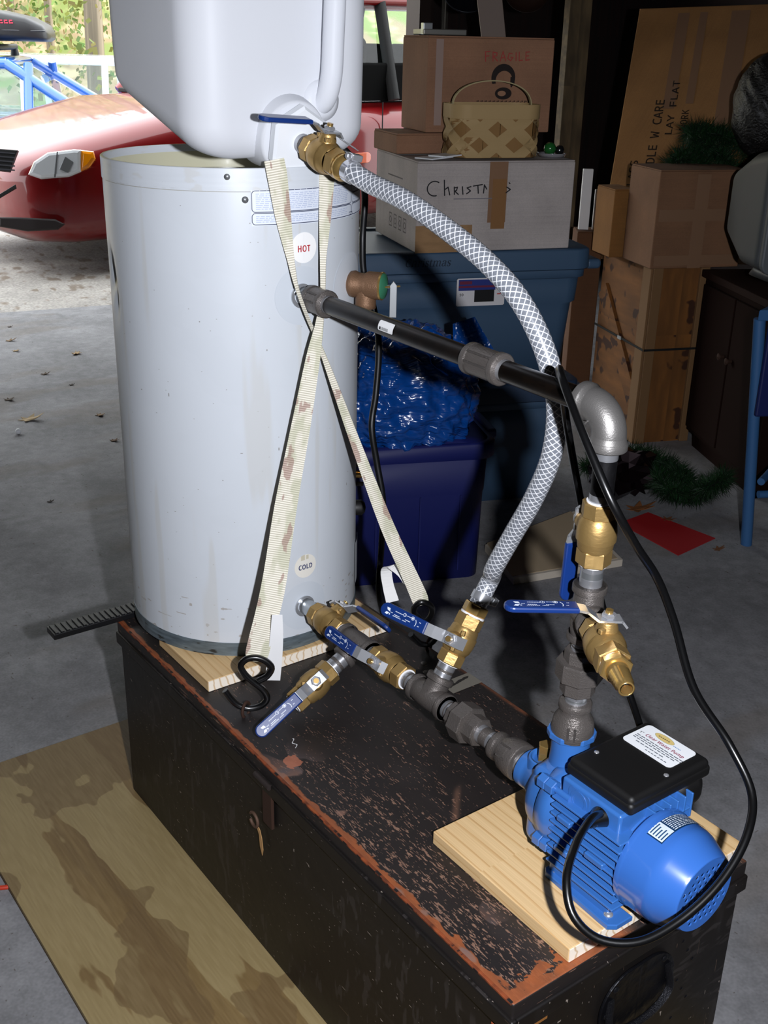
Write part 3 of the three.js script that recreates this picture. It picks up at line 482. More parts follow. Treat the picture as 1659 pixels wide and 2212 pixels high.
{
  const t = thing('pipe_elbow', 'grey cast iron elbow at the top of the riser', 'pipe fitting');
  const c0 = UB.clone().addScaledVector(UD, -0.03), c1 = UB.clone().addScaledVector(RD, -0.03), pts = []; for (let i = 0; i <= 16; i++) { const q = i / 16 * Math.PI / 2, o = UB.clone().addScaledVector(UD, -0.03).addScaledVector(RD, -0.03); pts.push(o.clone().addScaledVector(RD, 0.03 * Math.cos(q)).addScaledVector(UD, 0.03 * Math.sin(q))); }
  obj('bend', new THREE.TubeGeometry(new THREE.CatmullRomCurve3(pts), 32, 0.0195, 28), M.ironGrey, t);
  obj('collar', [lathe(c0, UD.clone().negate(), [[-0.002, 0.0195], [0.004, 0.0205], [0.005, 0.0222], [0.013, 0.0222], [0.0145, 0.021], [0.0145, PR]], 40)], M.ironGrey, t);
  obj('collar', [lathe(c1, RD.clone().negate(), [[-0.002, 0.0195], [0.004, 0.0205], [0.005, 0.0222], [0.013, 0.0222], [0.0145, 0.021], [0.0145, PR]], 40)], M.ironGrey, t);
  for (const [a, b] of [[0.004, 0.006], [-0.004, 0.001], [0.002, -0.005], [-0.006, -0.006]]) obj('cast_letter', place(box(0, 0, 0, 0.0016, 0.006, 0.0016, 0.0005), UB.clone().addScaledVector(UD, -0.021 + a).addScaledVector(RD, -0.021 + b).add(V(-0.0192, 0, 0)), [1, 0, 0], [0, 0.8, 0.5 + a * 60]), M.ironGrey, t);
  seat(t);
}
seat(threadedPipe(ri(0.548), ri(0.478), 'scuffed black nipple hanging from the elbow above the riser valve', std(0x1c1b1d, 0.5, 0.5, { map: tex(256, 256, (u, v) => { const k = ss(0.58, 0.66, fbm(u * 24, v * 10, 4)); return mixc([190, 190, 196], [1000 * 0.25, 250, 255], k * 0.6); }) }), { thread: 0.014 }));
ballValve(ri(0.482), RD.clone().negate(), [0.25, 0, -0.97], [0, -1, 0], 'brass ball valve high on the riser under the elbow, blue lever hanging down', { L: 0.078, plain: true });
threadedPipe(ri(0.408), ri(0.376), 'bright nipple between the riser valve and the riser tee', M.zinc, { thread: 0.012 });
const T3 = ri(0.3405), T3B = V(-0.527, 0, 0.85).normalize();
tee(T3, RD, T3B, 'dark iron tee on the riser whose branch points out at the capped valve');
threadedPipe(ri(0.308), ri(0.282), 'short iron nipple between the riser tee and the riser union', M.iron);
union(ri(0.29), RD.clone().negate(), 'octagonal dark iron union standing in the riser', 0.06);
threadedPipe(ri(0.236), ri(0.206), 'bright threaded nipple above the outlet reducer', M.zinc, { thread: 0.014 });
reducer(ri(0.217), RD.clone().negate(), 'dark iron reducer on the pump outlet', 0.05);
threadedPipe(ri(0.17), ri(0.145), 'short copper-coloured threaded nipple in the pump outlet', std(0xc79a78, 0.35, 0.9), { r: 0.0166, thread: 0.011 });
const b5 = (d) => T3.clone().addScaledVector(T3B, d);
threadedPipe(b5(0.03), b5(0.046), 'close nipple between the riser tee and the outlet valve', M.zinc);
ballValve(b5(0.043), T3B, [0.05, 1, 0], [-0.85, 0, -0.527], 'brass outlet valve pointing into the room from the riser, blue lever across', { L: 0.078, grip: 0.082 });
{
  const t = thing('hose_barb', 'tapered brass hose barb on the end of the outlet valve', 'hose fitting'); const o = b5(0.12);
  obj('hex', hexR(o, T3B, 0.001, 0.013, 0.0185, 6, [0.2, 1, 0]), M.brassShiny, t); const p = [[0.013, 0.0125]]; for (let i = 0; i < 6; i++) p.push([0.016 + i * 0.0052, 0.0125 - i * 0.0004], [0.0205 + i * 0.0052, 0.0102 - i * 0.0004]); p.push([0.05, 0.0088], [0.05, 0.006], [0.03, 0.006]);
  obj('barb', lathe(o, T3B, p, 32), M.brassShiny, t); seat(t);
}
{ // temperature and pressure relief valve on the tank's side
  const t = thing('relief_valve', 'bronze pressure relief valve with a green cap on the tank', 'valve'); const d = V(0.6, 0, 0.8).normalize(), o = ang(33.5, TR - 0.003).setY(0.601);
  obj('body', [lathe(o, d, [[0, 0.014], [0.006, 0.02], [0.012, 0.021], [0.02, 0.018], [0.028, 0.018], [0.034, 0.0215], [0.056, 0.0215]], 28), lathe(o.clone().addScaledVector(d, 0.03), [0, -1, 0], [[0.008, 0.016], [0.03, 0.0165], [0.036, 0.0165], [0.036, 0.012]], 24)], M.bronze, t);
  obj('cap_ring', latheC(o, d, [[0.055, 0.0218], [0.058, 0.0218], [0.058, 0.019]], 28), M.brassShiny, t); obj('cap', lathe(o, d, [[0.056, 0.0208], [0.061, 0.019], [0.064, 0.008], [0.066, 0]], 28), M.green, t, 'green end cap');
  obj('stem', rod(o.clone().addScaledVector(d, 0.06), o.clone().addScaledVector(d, 0.072), 0.003), M.zinc, t);
  const q = o.clone().addScaledVector(d, 0.072); obj('lever', plate(q.clone().add(V(-0.006, -0.046, 0.004)), [0.8, 0, 0.6], [0, 1, 0], [[0, 0], [0.011, 0], [0.011, 0.05], [0.0055, 0.057], [0, 0.05]], 0.003, 0.0006), M.zinc, t, 'galvanised test lever'); obj('pin', rod(q.clone().add(V(-0.012, 0.001, 0)), q.clone().add(V(0.012, 0.001, 0.006)), 0.0015, 8), M.brassShiny, t);
  seat(t);
}

// ---------------------------------------------------------------- the plastic jug on the tank
const jugM = phy(0xeceef3, 1, { transmission: 0.3, clearcoat: 0.3, clearcoatRoughness: 0.42, specularIntensity: 0.4 });
const JA = V(0, -0.215, 0.977).normalize(), JO = V(0.0, 0.829, 0.155), jz = (d) => JO.clone().addScaledVector(JA, d);
{
  const t = thing('water_jug', 'large translucent white plastic jug lying on top of the grey tank', 'jug');
  const x0 = -0.148, x1 = 0.15, z0 = -0.125, z1 = 0.172, rc = 0.055, yb = (z) => 0.7865 + Math.max(0, 0.15 - z) * 0.33, n = 14, out = [];
  for (const [cx, cz, a0] of [[x1 - rc, z1 - rc, 0], [x0 + rc, z1 - rc, 1], [x0 + rc, z0 + rc, 2], [x1 - rc, z0 + rc, 3]]) { for (let i = 0; i <= n; i++) { const a = (a0 + i / n) * Math.PI / 2; out.push([cx + rc * Math.cos(a), cz + rc * Math.sin(a)]); } }
  const dense = []; for (let i = 0; i < out.length; i++) { const a = out[i], b = out[(i + 1) % out.length], L = Math.hypot(a[0] - b[0], a[1] - b[1]), k = Math.max(1, Math.round(L / 0.012)); for (let j = 0; j < k; j++) dense.push([a[0] + (b[0] - a[0]) * j / k, a[1] + (b[1] - a[1]) * j / k]); }
  const N = dense.length, pos = [], idx = []; const cxm = (x0 + x1) / 2, czm = (z0 + z1) / 2, rings = [];
  for (let i = 0; i <= 10; i++) { const q = i / 10 * Math.PI / 2; rings.push([0.052 * (1 - Math.sin(q)), 0.052 * (1 - Math.cos(q)), 0]); }
  for (const h of [0.1, 0.16, 0.22, 0.3, 0.36]) rings.push([0, h, 0]); for (let i = 1; i <= 8; i++) { const q = i / 8 * Math.PI / 2; rings.push([0.06 * (1 - Math.cos(q)), 0.36 + 0.05 * Math.sin(q), 0]); }
  rings.forEach(([ins, h], k) => { for (const [x, z] of dense) { const sx = 1 - ins / ((x1 - x0) / 2), sz = 1 - ins / ((z1 - z0) / 2); const X = cxm + (x - cxm) * sx, Z = czm + (z - czm) * sz, f = cl(1 - h / 0.3), bulge = 1 + 0.02 * Math.sin(cl(h / 0.4) * Math.PI); pos.push(cxm + (X - cxm) * bulge, (yb(Z) - 0.7865) * f + 0.7865 + h, czm + (Z - czm) * bulge); } });
  for (let k = 0; k + 1 < rings.length; k++) for (let i = 0; i < N; i++) { const a = k * N + i, b = k * N + (i + 1) % N; idx.push(a, a + N, b, b, a + N, b + N); }
  const c0 = pos.length / 3; pos.push(cxm, yb(czm), czm, cxm, 0.7865 + 0.41, czm); const top = (rings.length - 1) * N; for (let i = 0; i < N; i++) { idx.push(c0, i, (i + 1) % N); idx.push(c0 + 1, top + (i + 1) % N, top + i); }
  const g = new THREE.BufferGeometry(); g.setAttribute('position', new THREE.Float32BufferAttribute(pos, 3)); g.setIndex(idx); g.computeVertexNormals();
  obj('body', g, jugM, t);
  obj('handle', tube([[0.05, 0.862, 0.165], [0.053, 0.874, 0.184], [0.055, 0.9, 0.196], [0.057, 0.96, 0.2], [0.06, 1.04, 0.2], [0.062, 1.1, 0.193], [0.062, 1.13, 0.165]], 0.0155, 20, 50), jugM, t, 'moulded grab handle');
  obj('handle_base', [lathe([0.053, 0.872, 0.155], [0, 0.1, 1], [[0, 0.034], [0.02, 0.03], [0.028, 0.02], [0.03, 0]], 32)], jugM, t);
  obj('spout_boss', lathe(JO, JA, [[-0.03, 0.06], [0.008, 0.056], [0.026, 0.053], [0.032, 0.05], [0.033, 0.03]], 48), jugM, t);
  obj('cap', hexR(JO, JA, 0.033, 0.052, 0.0505, 6, [0, 1, 0], 0.004), phy(0xe3e6ea, 0.45), t, 'white hexagonal cap');
  seat(t);
}
threadedPipe(jz(0.048), jz(0.082), 'dark close nipple in the cap of the white jug', M.iron, { thread: 0.012 });
ballValve(jz(0.073), JA, [0.08, 1, 0], [-1, 0, 0.04], 'brass ball valve on the white jug, lever turned across', { L: 0.082, grip: 0.08, plain: true });
{
  const t = thing('hose_barb', 'brass hose barb between the jug valve and the clear hose', 'hose fitting'); const o = jz(0.153);
  obj('shoulder', lathe(o, JA, [[0, 0.012], [0.002, 0.0185], [0.01, 0.019], [0.014, 0.015], [0.018, 0.0125]], 32), M.brassShiny, t); obj('barb', lathe(o, JA, [[0.018, 0.0095], [0.05, 0.0095], [0.05, 0]], 20), M.brass, t); seat(t);
}
// ---------------------------------------------------------------- hose, clamps
const HR = 0.0136;
const hoseT = tex(512, 512, (u, v) => {             // u along the repeat, v around: crossing white yarns in clear wall
  const n = 9, m = 8, w = 0.25; const f1 = (u * n + v * m) % 1, f2 = ((u * n - v * m) % 1 + 1) % 1; const a = ss(w, w * 0.55, Math.abs(f1 - 0.5) * 2 < 1 ? Math.abs(f1 - 0.5) * 2 : 1), b = ss(w, w * 0.55, Math.abs(f2 - 0.5) * 2);
  const over = Math.floor((u * n + v * m)) % 2 ? Math.max(a, b * 0.8) : Math.max(a * 0.8, b); return mixc([122, 126, 134], [240, 241, 245], over);
});
{
  const p = [jz(0.166), jz(0.19), onX(800, 396, 0.008), onX(870, 430, 0.018), onX(950, 484, 0.03), onX(1050, 565, 0.045), onX(1117, 640, 0.055), onX(1162, 720, 0.064), onX(1190, 800, 0.071), onX(1203, 880, 0.077), onX(1192, 980, 0.081), onX(1155, 1072, 0.085), onX(1105, 1160, 0.087), onX(1065, 1232, 0.088), b4(0.195), hoseEnd];
  const c = new THREE.CatmullRomCurve3(p, false, 'centripetal'); const len = c.getLength(), g = new THREE.TubeGeometry(c, 300, HR, 24); const uv = g.attributes.uv; for (let i = 0; i < uv.count; i++) uv.setXY(i, uv.getX(i) * len / 0.078, uv.getY(i));
  const t = thing('braided_hose', 'clear braided hose arching from the jug valve down to the upright valve', 'hose');
  obj('tube', g, phy(0xffffff, 0.28, { map: hoseT, clearcoat: 0.8, clearcoatRoughness: 0.12, bumpMap: hoseT, bumpScale: 0.0004 }), t); seat(t);
}
function clamp(o, d, label, mat, tail) {
  const t = thing('hose_clamp', label, 'clamp'); o = A3(o); d = A3(d).normalize();
  const band = obj('band', latheC(o, d, [[-0.006, HR], [-0.006, HR + 0.0018], [0.006, HR + 0.0018], [0.006, HR]], 40), mat, t);
  const q = A3(tail).addScaledVector(d, -A3(tail).dot(d)).normalize(), s = V(0, 0, 0).crossVectors(d, q); const h = o.clone().addScaledVector(q, HR + 0.006);
  obj('screw_housing', place(box(0, 0, 0, 0.012, 0.009, 0.018, 0.002), h, s, q), mat, t); obj('screw', hexR(h, s, 0.008, 0.016, 0.0045, 6), mat, t);
  obj('band_tail', place(box(0, 0.009, 0.02, 0.011, 0.0012, 0.03, 0.0004), h, s.clone().addScaledVector(q, 0.3), q), mat, t); for (let i = 0; i < 6; i++) obj('thread_ridge', place(box(0, 0.0098, 0.01 + i * 0.0045, 0.007, 0.0005, 0.0018), h, s.clone().addScaledVector(q, 0.3), q), mat, t);
  return seat(t);
}
clamp(jz(0.178), JA, 'bright steel screw clamp on the hose at the jug', M.chrome, [0.2, 1, 0]);
clamp(hoseEnd.clone().addScaledVector(T2B, 0.012), T2B, 'steel band clamp with a loose tail on the lower hose end', M.steel, [0.9, -0.3, 0.35]);

// ---------------------------------------------------------------- straps and hooks
const strapT = tex(256, 1024, (u, v) => { const x = u * 0.04, y = v * 0.5; const rib = 0.5 + 0.5 * Math.sin(y * 2 * Math.PI / 0.0034); let c = mixc([202, 196, 178], [228, 222, 206], rib); c = mixc(c, [176, 176, 148], ss(0.48, 0.66, fbm(x * 60 + 3, y * 20, 3)) * 0.6); c = mixc(c, [146, 112, 102], ss(0.66, 0.71, fbm(x * 70 + 30, y * 30 + 9, 3)) * 0.6); const k = (rib - 0.5) * 40; return [c[0] + k, c[1] + k, c[2] + k]; });
{ const s = strapT; s.repeat.set(25, 2); }
const strapM = std(0xffffff, 0.7, 0, { map: strapT, bumpMap: strapT, bumpScale: 0.0006 });
const H1 = V(-0.1535, 0.072, 0.306), H2 = V(0.1445, 0.094, 0.335);
const W1 = V(0.86, 0.06, 0.5), face = V(0.88, -0.05, 0.48);
{
  const t = thing('ratchet_strap', 'camouflage webbing strap crossing in front, down to the hook by the drain valve', 'strap');
  const p = [onX(706, 352, 0.04), onX(706, 375, 0.045), onX(702, 470, 0.035), onX(698, 560, 0.022), onX(697, 640, 0.016), onX(690, 700, 0.0), onX(677, 770, -0.014), onX(650, 920, -0.036), onX(618, 1090, -0.068), onX(588, 1280, -0.12), H1.clone().add(V(0.003, 0.012, -0.002)), H1];
  obj('webbing', ribbon(p, [0.0125, 0.0125, 0.009, 0.0045, 0.0038, 0.0062, 0.0105, 0.0145, 0.0172, 0.0185, 0.018, 0.014], [[1, 0, 0.1], [1, 0, 0.1], [1, 0, 0.4], [0.7, 0, 0.7], [0.45, 0, 0.9], [0.6, 0.05, 0.8], W1, W1, W1, face, face, face]), strapM, t);
  obj('sewn_tag', ribbon([[603, 1330, 0.025], [602, 1375, 0.018], [598, 1425, 0.012], [593, 1472, 0.008]].map(([a, b, q]) => onX(a - 6, b, -0.128 - q * 0.2).addScaledVector(FWD, 0.012)), [0.008, 0.01, 0.0115, 0.012], [face, face], 0.0006, 16), std(0xffffff, 0.85, 0, { map: ctex(128, 256, (x, w, h) => { x.fillStyle = '#e9e9e9'; x.fillRect(0, 0, w, h); x.fillStyle = '#b9bcc6'; for (let i = 0; i < 22; i++) x.fillRect(16, 12 + i * 11, 60 + (i * 37) % 38, 3); }) }), t, 'white care tag');
  seat(t);
}
{
  const t = thing('ratchet_strap', 'camouflage webbing strap from the jug front, twisting over the HOT port to the far hook', 'strap');
  const p = [onX(592, 345, -0.045), onX(598, 375, -0.043), onX(612, 470, -0.034), onX(628, 560, -0.026), onX(641, 620, -0.026), onX(660, 675, -0.014), onX(690, 745, 0.014), onX(722, 830, 0.03), onX(775, 975, 0.06), onX(838, 1140, 0.1), H2.clone().add(V(-0.003, 0.014, -0.002)), H2];
  obj('webbing', ribbon(p, [0.0152, 0.0152, 0.0115, 0.0052, 0.0028, 0.003, 0.0036, 0.0056, 0.0085, 0.0115, 0.014, 0.012], [[1, 0, 0.15], [1, 0, 0.15], [1, 0, 0.4], [0.8, 0, 0.6], [0.5, 0, 0.85], [0.35, 0, 0.95], [0.4, 0.1, 0.9], [0.6, 0.2, 0.75], [0.75, 0.2, 0.6], [0.8, 0.2, 0.55], [0.8, 0.2, 0.5], face]), strapM, t);
  obj('sewn_tag', ribbon([onX(880, 1262, 0.135), onX(865, 1235, 0.132), onX(848, 1222, 0.13), onX(835, 1232, 0.13), onX(838, 1262, 0.132), onX(848, 1300, 0.133)], [0.005, 0.008, 0.0095, 0.0095, 0.0095, 0.011], [[0.6, 0.5, 0.6], [0.8, 0.1, 0.55]], 0.0006, 24), M.paper, t, 'curled white tag');
  seat(t);
}
function sHook(top, bottom, label, plane, k = 1) {
  const t = thing('s_hook', label, 'hook'); top = A3(top); bottom = A3(bottom); const d = bottom.clone().sub(top), L = d.length(); d.normalize(); const w = A3(plane).addScaledVector(d, -A3(plane).dot(d)).normalize(); const P = (a, b) => top.clone().addScaledVector(d, a * L).addScaledVector(w, b * k);
  obj('rod', tube([P(0.42, 0.006), P(0.3, 0.016), P(0.12, 0.02), P(0.0, 0.012), P(-0.05, 0), P(0.0, -0.012), P(0.14, -0.018), P(0.3, -0.012), P(0.45, 0.0), P(0.6, 0.014), P(0.76, 0.02), P(0.92, 0.014), P(1.0, 0), P(0.96, -0.014), P(0.84, -0.024), P(0.68, -0.033)], 0.0052, 12, 90), M.blackCoat, t); return seat(t);
}
sHook(H1.clone().add(V(0.0, 0.002, 0.0)), V(-0.168, -0.0075, 0.306), 'black S hook in the rusty eyelet beside the drain valve', [0.86, 0, 0.5], 1.25);
sHook(H2.clone().add(V(0, 0.002, 0)), V(0.186, -0.0075, 0.306), 'black S hook at the far edge of the chest', [0.86, 0, 0.5], 0.8);
// ---------------------------------------------------------------- the blue pump
const MX = 0.003, MY = 0.0765;
{
  const t = thing('water_pump', 'blue electric clear water pump with black terminal box on the pine board', 'pump'), B = M.pumpBlue, o = (z) => V(MX, MY, z);
  obj('inlet_neck', [lathe(o(0.746), Zv, [[0, 0.0165], [0, 0.0245], [0.0012, 0.0262], [0.012, 0.0262], [0.02, 0.026], [0.04, 0.036]], 40)], B, t);
  obj('volute_casing', [lathe(o(0.781), Zv, [[0, 0.02], [0.003, 0.031], [0.009, 0.045], [0.017, 0.0525], [0.026, 0.056], [0.037, 0.0575]], 56), bx(MX - 0.04, MX + 0.04, MY + 0.01, MY + 0.048, 0.79, 0.834, 0.012), bx(MX - 0.046, MX + 0.046, 0.012, MY, 0.79, 0.83, 0.014)], B, t);
  obj('casing_flange', [lathe(o(0.818), Zv, [[0, 0.05], [0.003, 0.06], [0.016, 0.0615], [0.022, 0.06], [0.03, 0.056], [0.036, 0.05]], 56)], B, t);
  obj('outlet_boss', [plate([AX, MY + 0.089, 0.8165], [0.72, 0, 0.69], [0.69, 0, -0.72], [[-0.0305, 0], [-0.027, 0.012], [-0.014, 0.0245], [0, 0.0265], [0.014, 0.0245], [0.027, 0.012], [0.0305, 0], [0.027, -0.012], [0.014, -0.0245], [0, -0.0265], [-0.014, -0.0245], [-0.027, -0.012]], 0.009, 0.0015), lathe([AX, MY + 0.02, 0.8165], [0, 1, 0], [[0, 0.032], [0.02, 0.026], [0.05, 0.024], [0.0775, 0.0242], [0.0786, 0.0235], [0.0786, 0.0168]], 40)], B, t);
  const pb = obj('priming_boss', [lathe([MX + 0.001, MY, 0.7755], [0, 1, 0], [[0.0, 0.025], [0.016, 0.0232], [0.024, 0.0222], [0.031, 0.0218], [0.0325, 0.0205], [0.0325, 0.018], [0.025, 0.017], [0.024, 0]], 36), bx(MX - 0.0205, MX + 0.0205, MY + 0.004, MY + 0.0325, 0.776, 0.805, 0.006)], B, t);
  obj('priming_plug', [hexR([MX + 0.001, MY + 0.022, 0.7755], [0, 1, 0], 0, 0.03, 0.0104, 6, [0.3, 0, 1], 0.001)], M.brassShiny, pb, 'brass priming plug');
  for (const [x, y] of [[-0.05, 0.047], [0.05, 0.047], [-0.05, -0.04], [0.05, -0.04]]) obj('tie_bolt', [hexR(o(0.82).add(V(x, y, 0)), Zv, 0, 0.013, 0.0098, 6, [0, 1, 0], 0.001), hexR(o(0.82).add(V(x, y, 0)), Zv, 0.0135, 0.026, 0.0096, 6, [0, 1, 0], 0.001), rod(o(0.84).add(V(x, y, 0)), o(0.87).add(V(x, y, 0)), 0.0042, 12)], B, t);
  obj('motor_core', [lathe(o(0.842), Zv, [[0, 0.03], [0, 0.0505], [0.12, 0.0505], [0.122, 0.047], [0.122, 0]], 48), bx(MX - 0.05, MX + 0.05, 0.014, MY, 0.85, 0.95, 0.004)], B, t);
  for (const s of [-1, 1]) for (let i = 0; i < 9; i++) { const y = 0.024 + i * 0.0118, inner = 0.03, outer = s < 0 ? 0.0605 : 0.0605; obj('cooling_fin', bx(...(s < 0 ? [MX - outer, MX - inner] : [MX + inner, MX + outer]), y, y + 0.0032, 0.849, 0.96, 0.0012), B, t); }
  for (let i = 0; i < 6; i++) { const x = MX - 0.004 + 0.013 * i; obj('cooling_fin', bx(x, x + 0.003, MY + 0.03, MY + 0.064, 0.9, 0.96, 0.001), B, t); }
  for (let i = 0; i < 3; i++) obj('side_boss', bx(MX - 0.063, MX - 0.05, 0.05 + i * 0.022, 0.058 + i * 0.022, i === 1 ? 0.91 : 0.862, i === 1 ? 0.94 : 0.884, 0.002), B, t);
  const foot = (s) => plate([MX, 0.0005, 0.846], [s, 0, 0], [0, 0, 1], [[0.03, 0], [0.056, 0], [0.0615, 0.006], [0.0655, 0.1], [0.0655, 0.114], [0.056, 0.121], [0.03, 0.121]], 0.0075, 0.0012);
  obj('foot', [foot(-1), bx(MX - 0.054, MX - 0.03, 0.004, 0.03, 0.849, 0.95, 0.004)], B, t); obj('foot', [foot(1).translate(0, 0.0075, 0), bx(MX + 0.03, MX + 0.054, 0.004, 0.03, 0.849, 0.95, 0.004)], B, t);
  for (const [x, z] of [[-0.0455, 0.859], [-0.0485, 0.9485], [0.0515, 0.859], [0.0545, 0.9485]]) { const s = obj('foot_screw', lathe([x, 0.008, z], [0, 1, 0], [[0, 0.0058], [0.0015, 0.0055], [0.0032, 0.0035], [0.0036, 0]], 20), M.steel, t); obj('cross_ridge', [box(x, 0.0115, z, 0.005, 0.0008, 0.0012), box(x, 0.0115, z, 0.0012, 0.0008, 0.005)], M.steel, s); }
  const tb = obj('terminal_base', [bx(MX - 0.048, MX + 0.055, MY + 0.032, 0.146, 0.852, 0.946, 0.004)], B, t);
  obj('knockout', [latheC([MX - 0.0475, 0.128, 0.882], [-1, 0, 0], [[0, 0.0135], [0.0022, 0.0135], [0.0022, 0.0095], [0.0005, 0.0095], [0.0005, 0]], 28)], B, tb); 
  obj('knockout_rim', plate([MX - 0.0482, 0.127, 0.882], [0, 0, 1], [0, 1, 0], rrect(0.034, 0.031, 0.006), 0.0008), B, tb);
  obj('cable_gland', lathe([MX - 0.0475, 0.1275, 0.917], [-1, 0, 0.02], [[0, 0.0132], [0.002, 0.013], [0.012, 0.008], [0.02, 0.0064], [0.022, 0.005]], 28), M.blackCoat, tb, 'black rubber cable gland');
  const bt = obj('terminal_box', [bx(-0.036, 0.106, 0.1435, 0.1605, 0.847, 0.952, 0.006), bx(-0.0345, 0.1045, 0.15, 0.168, 0.8485, 0.9505, 0.007)], M.blackPlastic, t, 'matt black terminal box');
  obj('capacitor_housing', (() => { const g = bx(0.052, 0.104, 0.104, 0.15, 0.858, 0.953, 0.018); return g; })(), M.blackPlastic, bt);
  for (const [x, z] of [[0.0, 0.862], [0.034, 0.941]]) obj('lid_screw', lathe([x, 0.1678, z], [0, 1, 0], [[0, 0.0032], [0.0012, 0.0028], [0.0018, 0]], 14), M.chrome, bt);
  const lb = ctex(768, 512, (x, w, h) => {
    x.fillStyle = '#eceef0'; x.fillRect(0, 0, w, h); x.strokeStyle = '#9a9478'; x.lineWidth = 5; x.fillStyle = '#d8bf7a'; x.beginPath(); x.ellipse(330, 92, 150, 58, 0.05, 0, 7); x.fill(); x.stroke(); x.fillStyle = '#7a6c48'; x.font = 'bold 34px sans-serif'; x.textAlign = 'center'; for (let i = 0; i < 6; i++) x.fillRect(240 + i * 30, 84, 20, 22);
    x.fillStyle = '#4a7ab8'; for (let i = 0; i < 5; i++) x.fillRect(490 + i * 24, 112, 17, 13);
    x.fillStyle = '#8c2748'; x.font = 'bold 76px sans-serif'; x.textAlign = 'left'; x.fillText('Clear Water Pump', 128, 232, 600); x.fillStyle = '#333'; x.font = 'bold 56px sans-serif'; x.fillText('1"', 36, 230);
    x.fillStyle = '#555b66'; for (const [y, n, a] of [[270, 12, 50], [306, 11, 50], [342, 10, 50], [392, 6, 140], [446, 7, 340]]) { let q = a; for (let i = 0; i < n; i++) { const l = 26 + ((i * 41 + y) % 40); x.fillRect(q, y, l, 15); q += l + 14; } }
  });
  obj('rating_label', (() => { const g = plate([0, 0, 0], [1, 0, 0], [0, 0, -1], rrect(0.052, 0.076, 0.006), 0.0004); const q = prep(g), p = q.attributes.position, uv = q.attributes.uv; for (let i = 0; i < p.count; i++) uv.setXY(i, 0.5 + p.getZ(i) / 0.076, 0.5 + p.getX(i) / 0.052); return q.translate(0.0725, 0.1682, 0.8965); })(), std(0xffffff, 0.4, 0, { map: lb }), bt, 'white rating label reading Clear Water Pump');
  // fan cover with punched vent holes
  const FC = phy(0x3566b4, 0.22, { clearcoat: 0.8, clearcoatRoughness: 0.1 });
  const holes = []; for (let i = -8; i <= 8; i++) for (let j = -8; j <= 8; j++) { const x = (i + (j & 1) * 0.5) * 0.0092, y = j * 0.0082, r = Math.hypot(x, y); if (r > 0.009 && r < 0.0405) holes.push([x, y, 0.0031]); } holes.push([0, 0, 0.0048]);
  const fc = obj('fan_cover', [lathe(o(0.958), Zv, [[0, 0.059], [0, 0.0632], [0.0008, 0.064], [0.007, 0.064], [0.008, 0.0628], [0.04, 0.0618], [0.047, 0.0605], [0.053, 0.058], [0.0755, 0.0485], [0.079, 0.0462]], 80), plate(o(1.0355), [1, 0, 0], [0, 1, 0], (() => { const q = []; for (let i = 0; i < 64; i++) q.push([0.0468 * Math.cos(i / 32 * Math.PI), 0.0468 * Math.sin(i / 32 * Math.PI)]); return q; })(), 0.0016, 0, holes)], FC, t, 'glossy blue fan cover with vent holes');
  const fan = []; for (let i = 0; i < 7; i++) { const a = i / 7 * Math.PI * 2; fan.push(box(0.028, 0, 0, 0.034, 0.012, 0.004).rotateX(0.5).rotateZ(a).translate(MX, MY, 1.02)); } obj('fan', [...fan, lathe(o(1.012), Zv, [[0, 0.012], [0.012, 0.012], [0.012, 0]], 20)], M.white, fc, 'white fan behind the holes');
  const wt = ctex(768, 256, (x, w, h) => { x.fillStyle = '#0f2f52'; x.fillRect(0, 0, w, h); x.fillStyle = '#c9d4de'; x.fillRect(14, 14, 190, 228); x.fillStyle = '#2a4a6c'; for (let i = 0; i < 5; i++) x.fillRect(30, 34 + i * 42, 150 - (i * 23) % 50, 18); x.fillStyle = '#d5dde6'; for (let i = 0; i < 8; i++) { let q = 226; while (q < 720) { const l = 16 + (q * 7 + i * 29) % 38; x.fillRect(q, 22 + i * 28, l, 13); q += l + 10; } } });
  const wl = new THREE.CylinderGeometry(0.0626, 0.0632, 0.024, 40, 1, true, 0, 1.35); { const q = wl.attributes.uv; for (let i = 0; i < q.count; i++) q.setXY(i, q.getX(i), q.getY(i)); }
  // arc about z: start at the hasp side of the top, run over the top
  const wg = prep(wl); { const p = wg.attributes.position, n = wg.attributes.normal; for (let i = 0; i < p.count; i++) { const a = Math.atan2(p.getX(i), p.getZ(i)) - 0.5, r = Math.hypot(p.getX(i), p.getZ(i)), y = p.getY(i); p.setXYZ(i, MX + r * Math.sin(a), MY + r * Math.cos(a), 0.981 - y); n.setXYZ(i, Math.sin(a), Math.cos(a), 0); } }
  obj('warning_label', wg, std(0xffffff, 0.35, 0, { map: wt }), fc, 'dark blue warning label with white print');
  seat(t);
}
{ // the pump's cord: loops in front of the fan cover, climbs over the upper pipe and drops behind
  const L = [[1300, 1757, 1.285], [1278, 1768, 1.262], [1243, 1826, 1.215], [1224, 1900, 1.185], [1237, 1975, 1.17], [1288, 2026, 1.165], [1372, 2036, 1.165], [1462, 1993, 1.175], [1558, 1903, 1.19], [1615, 1800, 1.21], [1624, 1715, 1.235], [1578, 1612, 1.255], [1500, 1490, 1.255], [1455, 1340, 1.24], [1420, 1250, 1.22], [1375, 1180, 1.19], [1325, 1090, 1.165], [1275, 975, 1.175], [1235, 875, 1.2], [1213, 815, 1.225], [1208, 797, 1.255], [1212, 822, 1.3], [1222, 900, 1.35], [1250, 1060, 1.38], [1296, 1290, 1.41], [1340, 1440, 1.43], [1378, 1553, 1.45], [1392, 1600, 1.47]];
  const c = tag(obj('power_cord', tube(L.map((q) => atD(...q)), 0.0049, 14, 260), M.blackCoat), 'black power cord looping from the pump up over the upper pipe', 'cord'); seat(c);
}
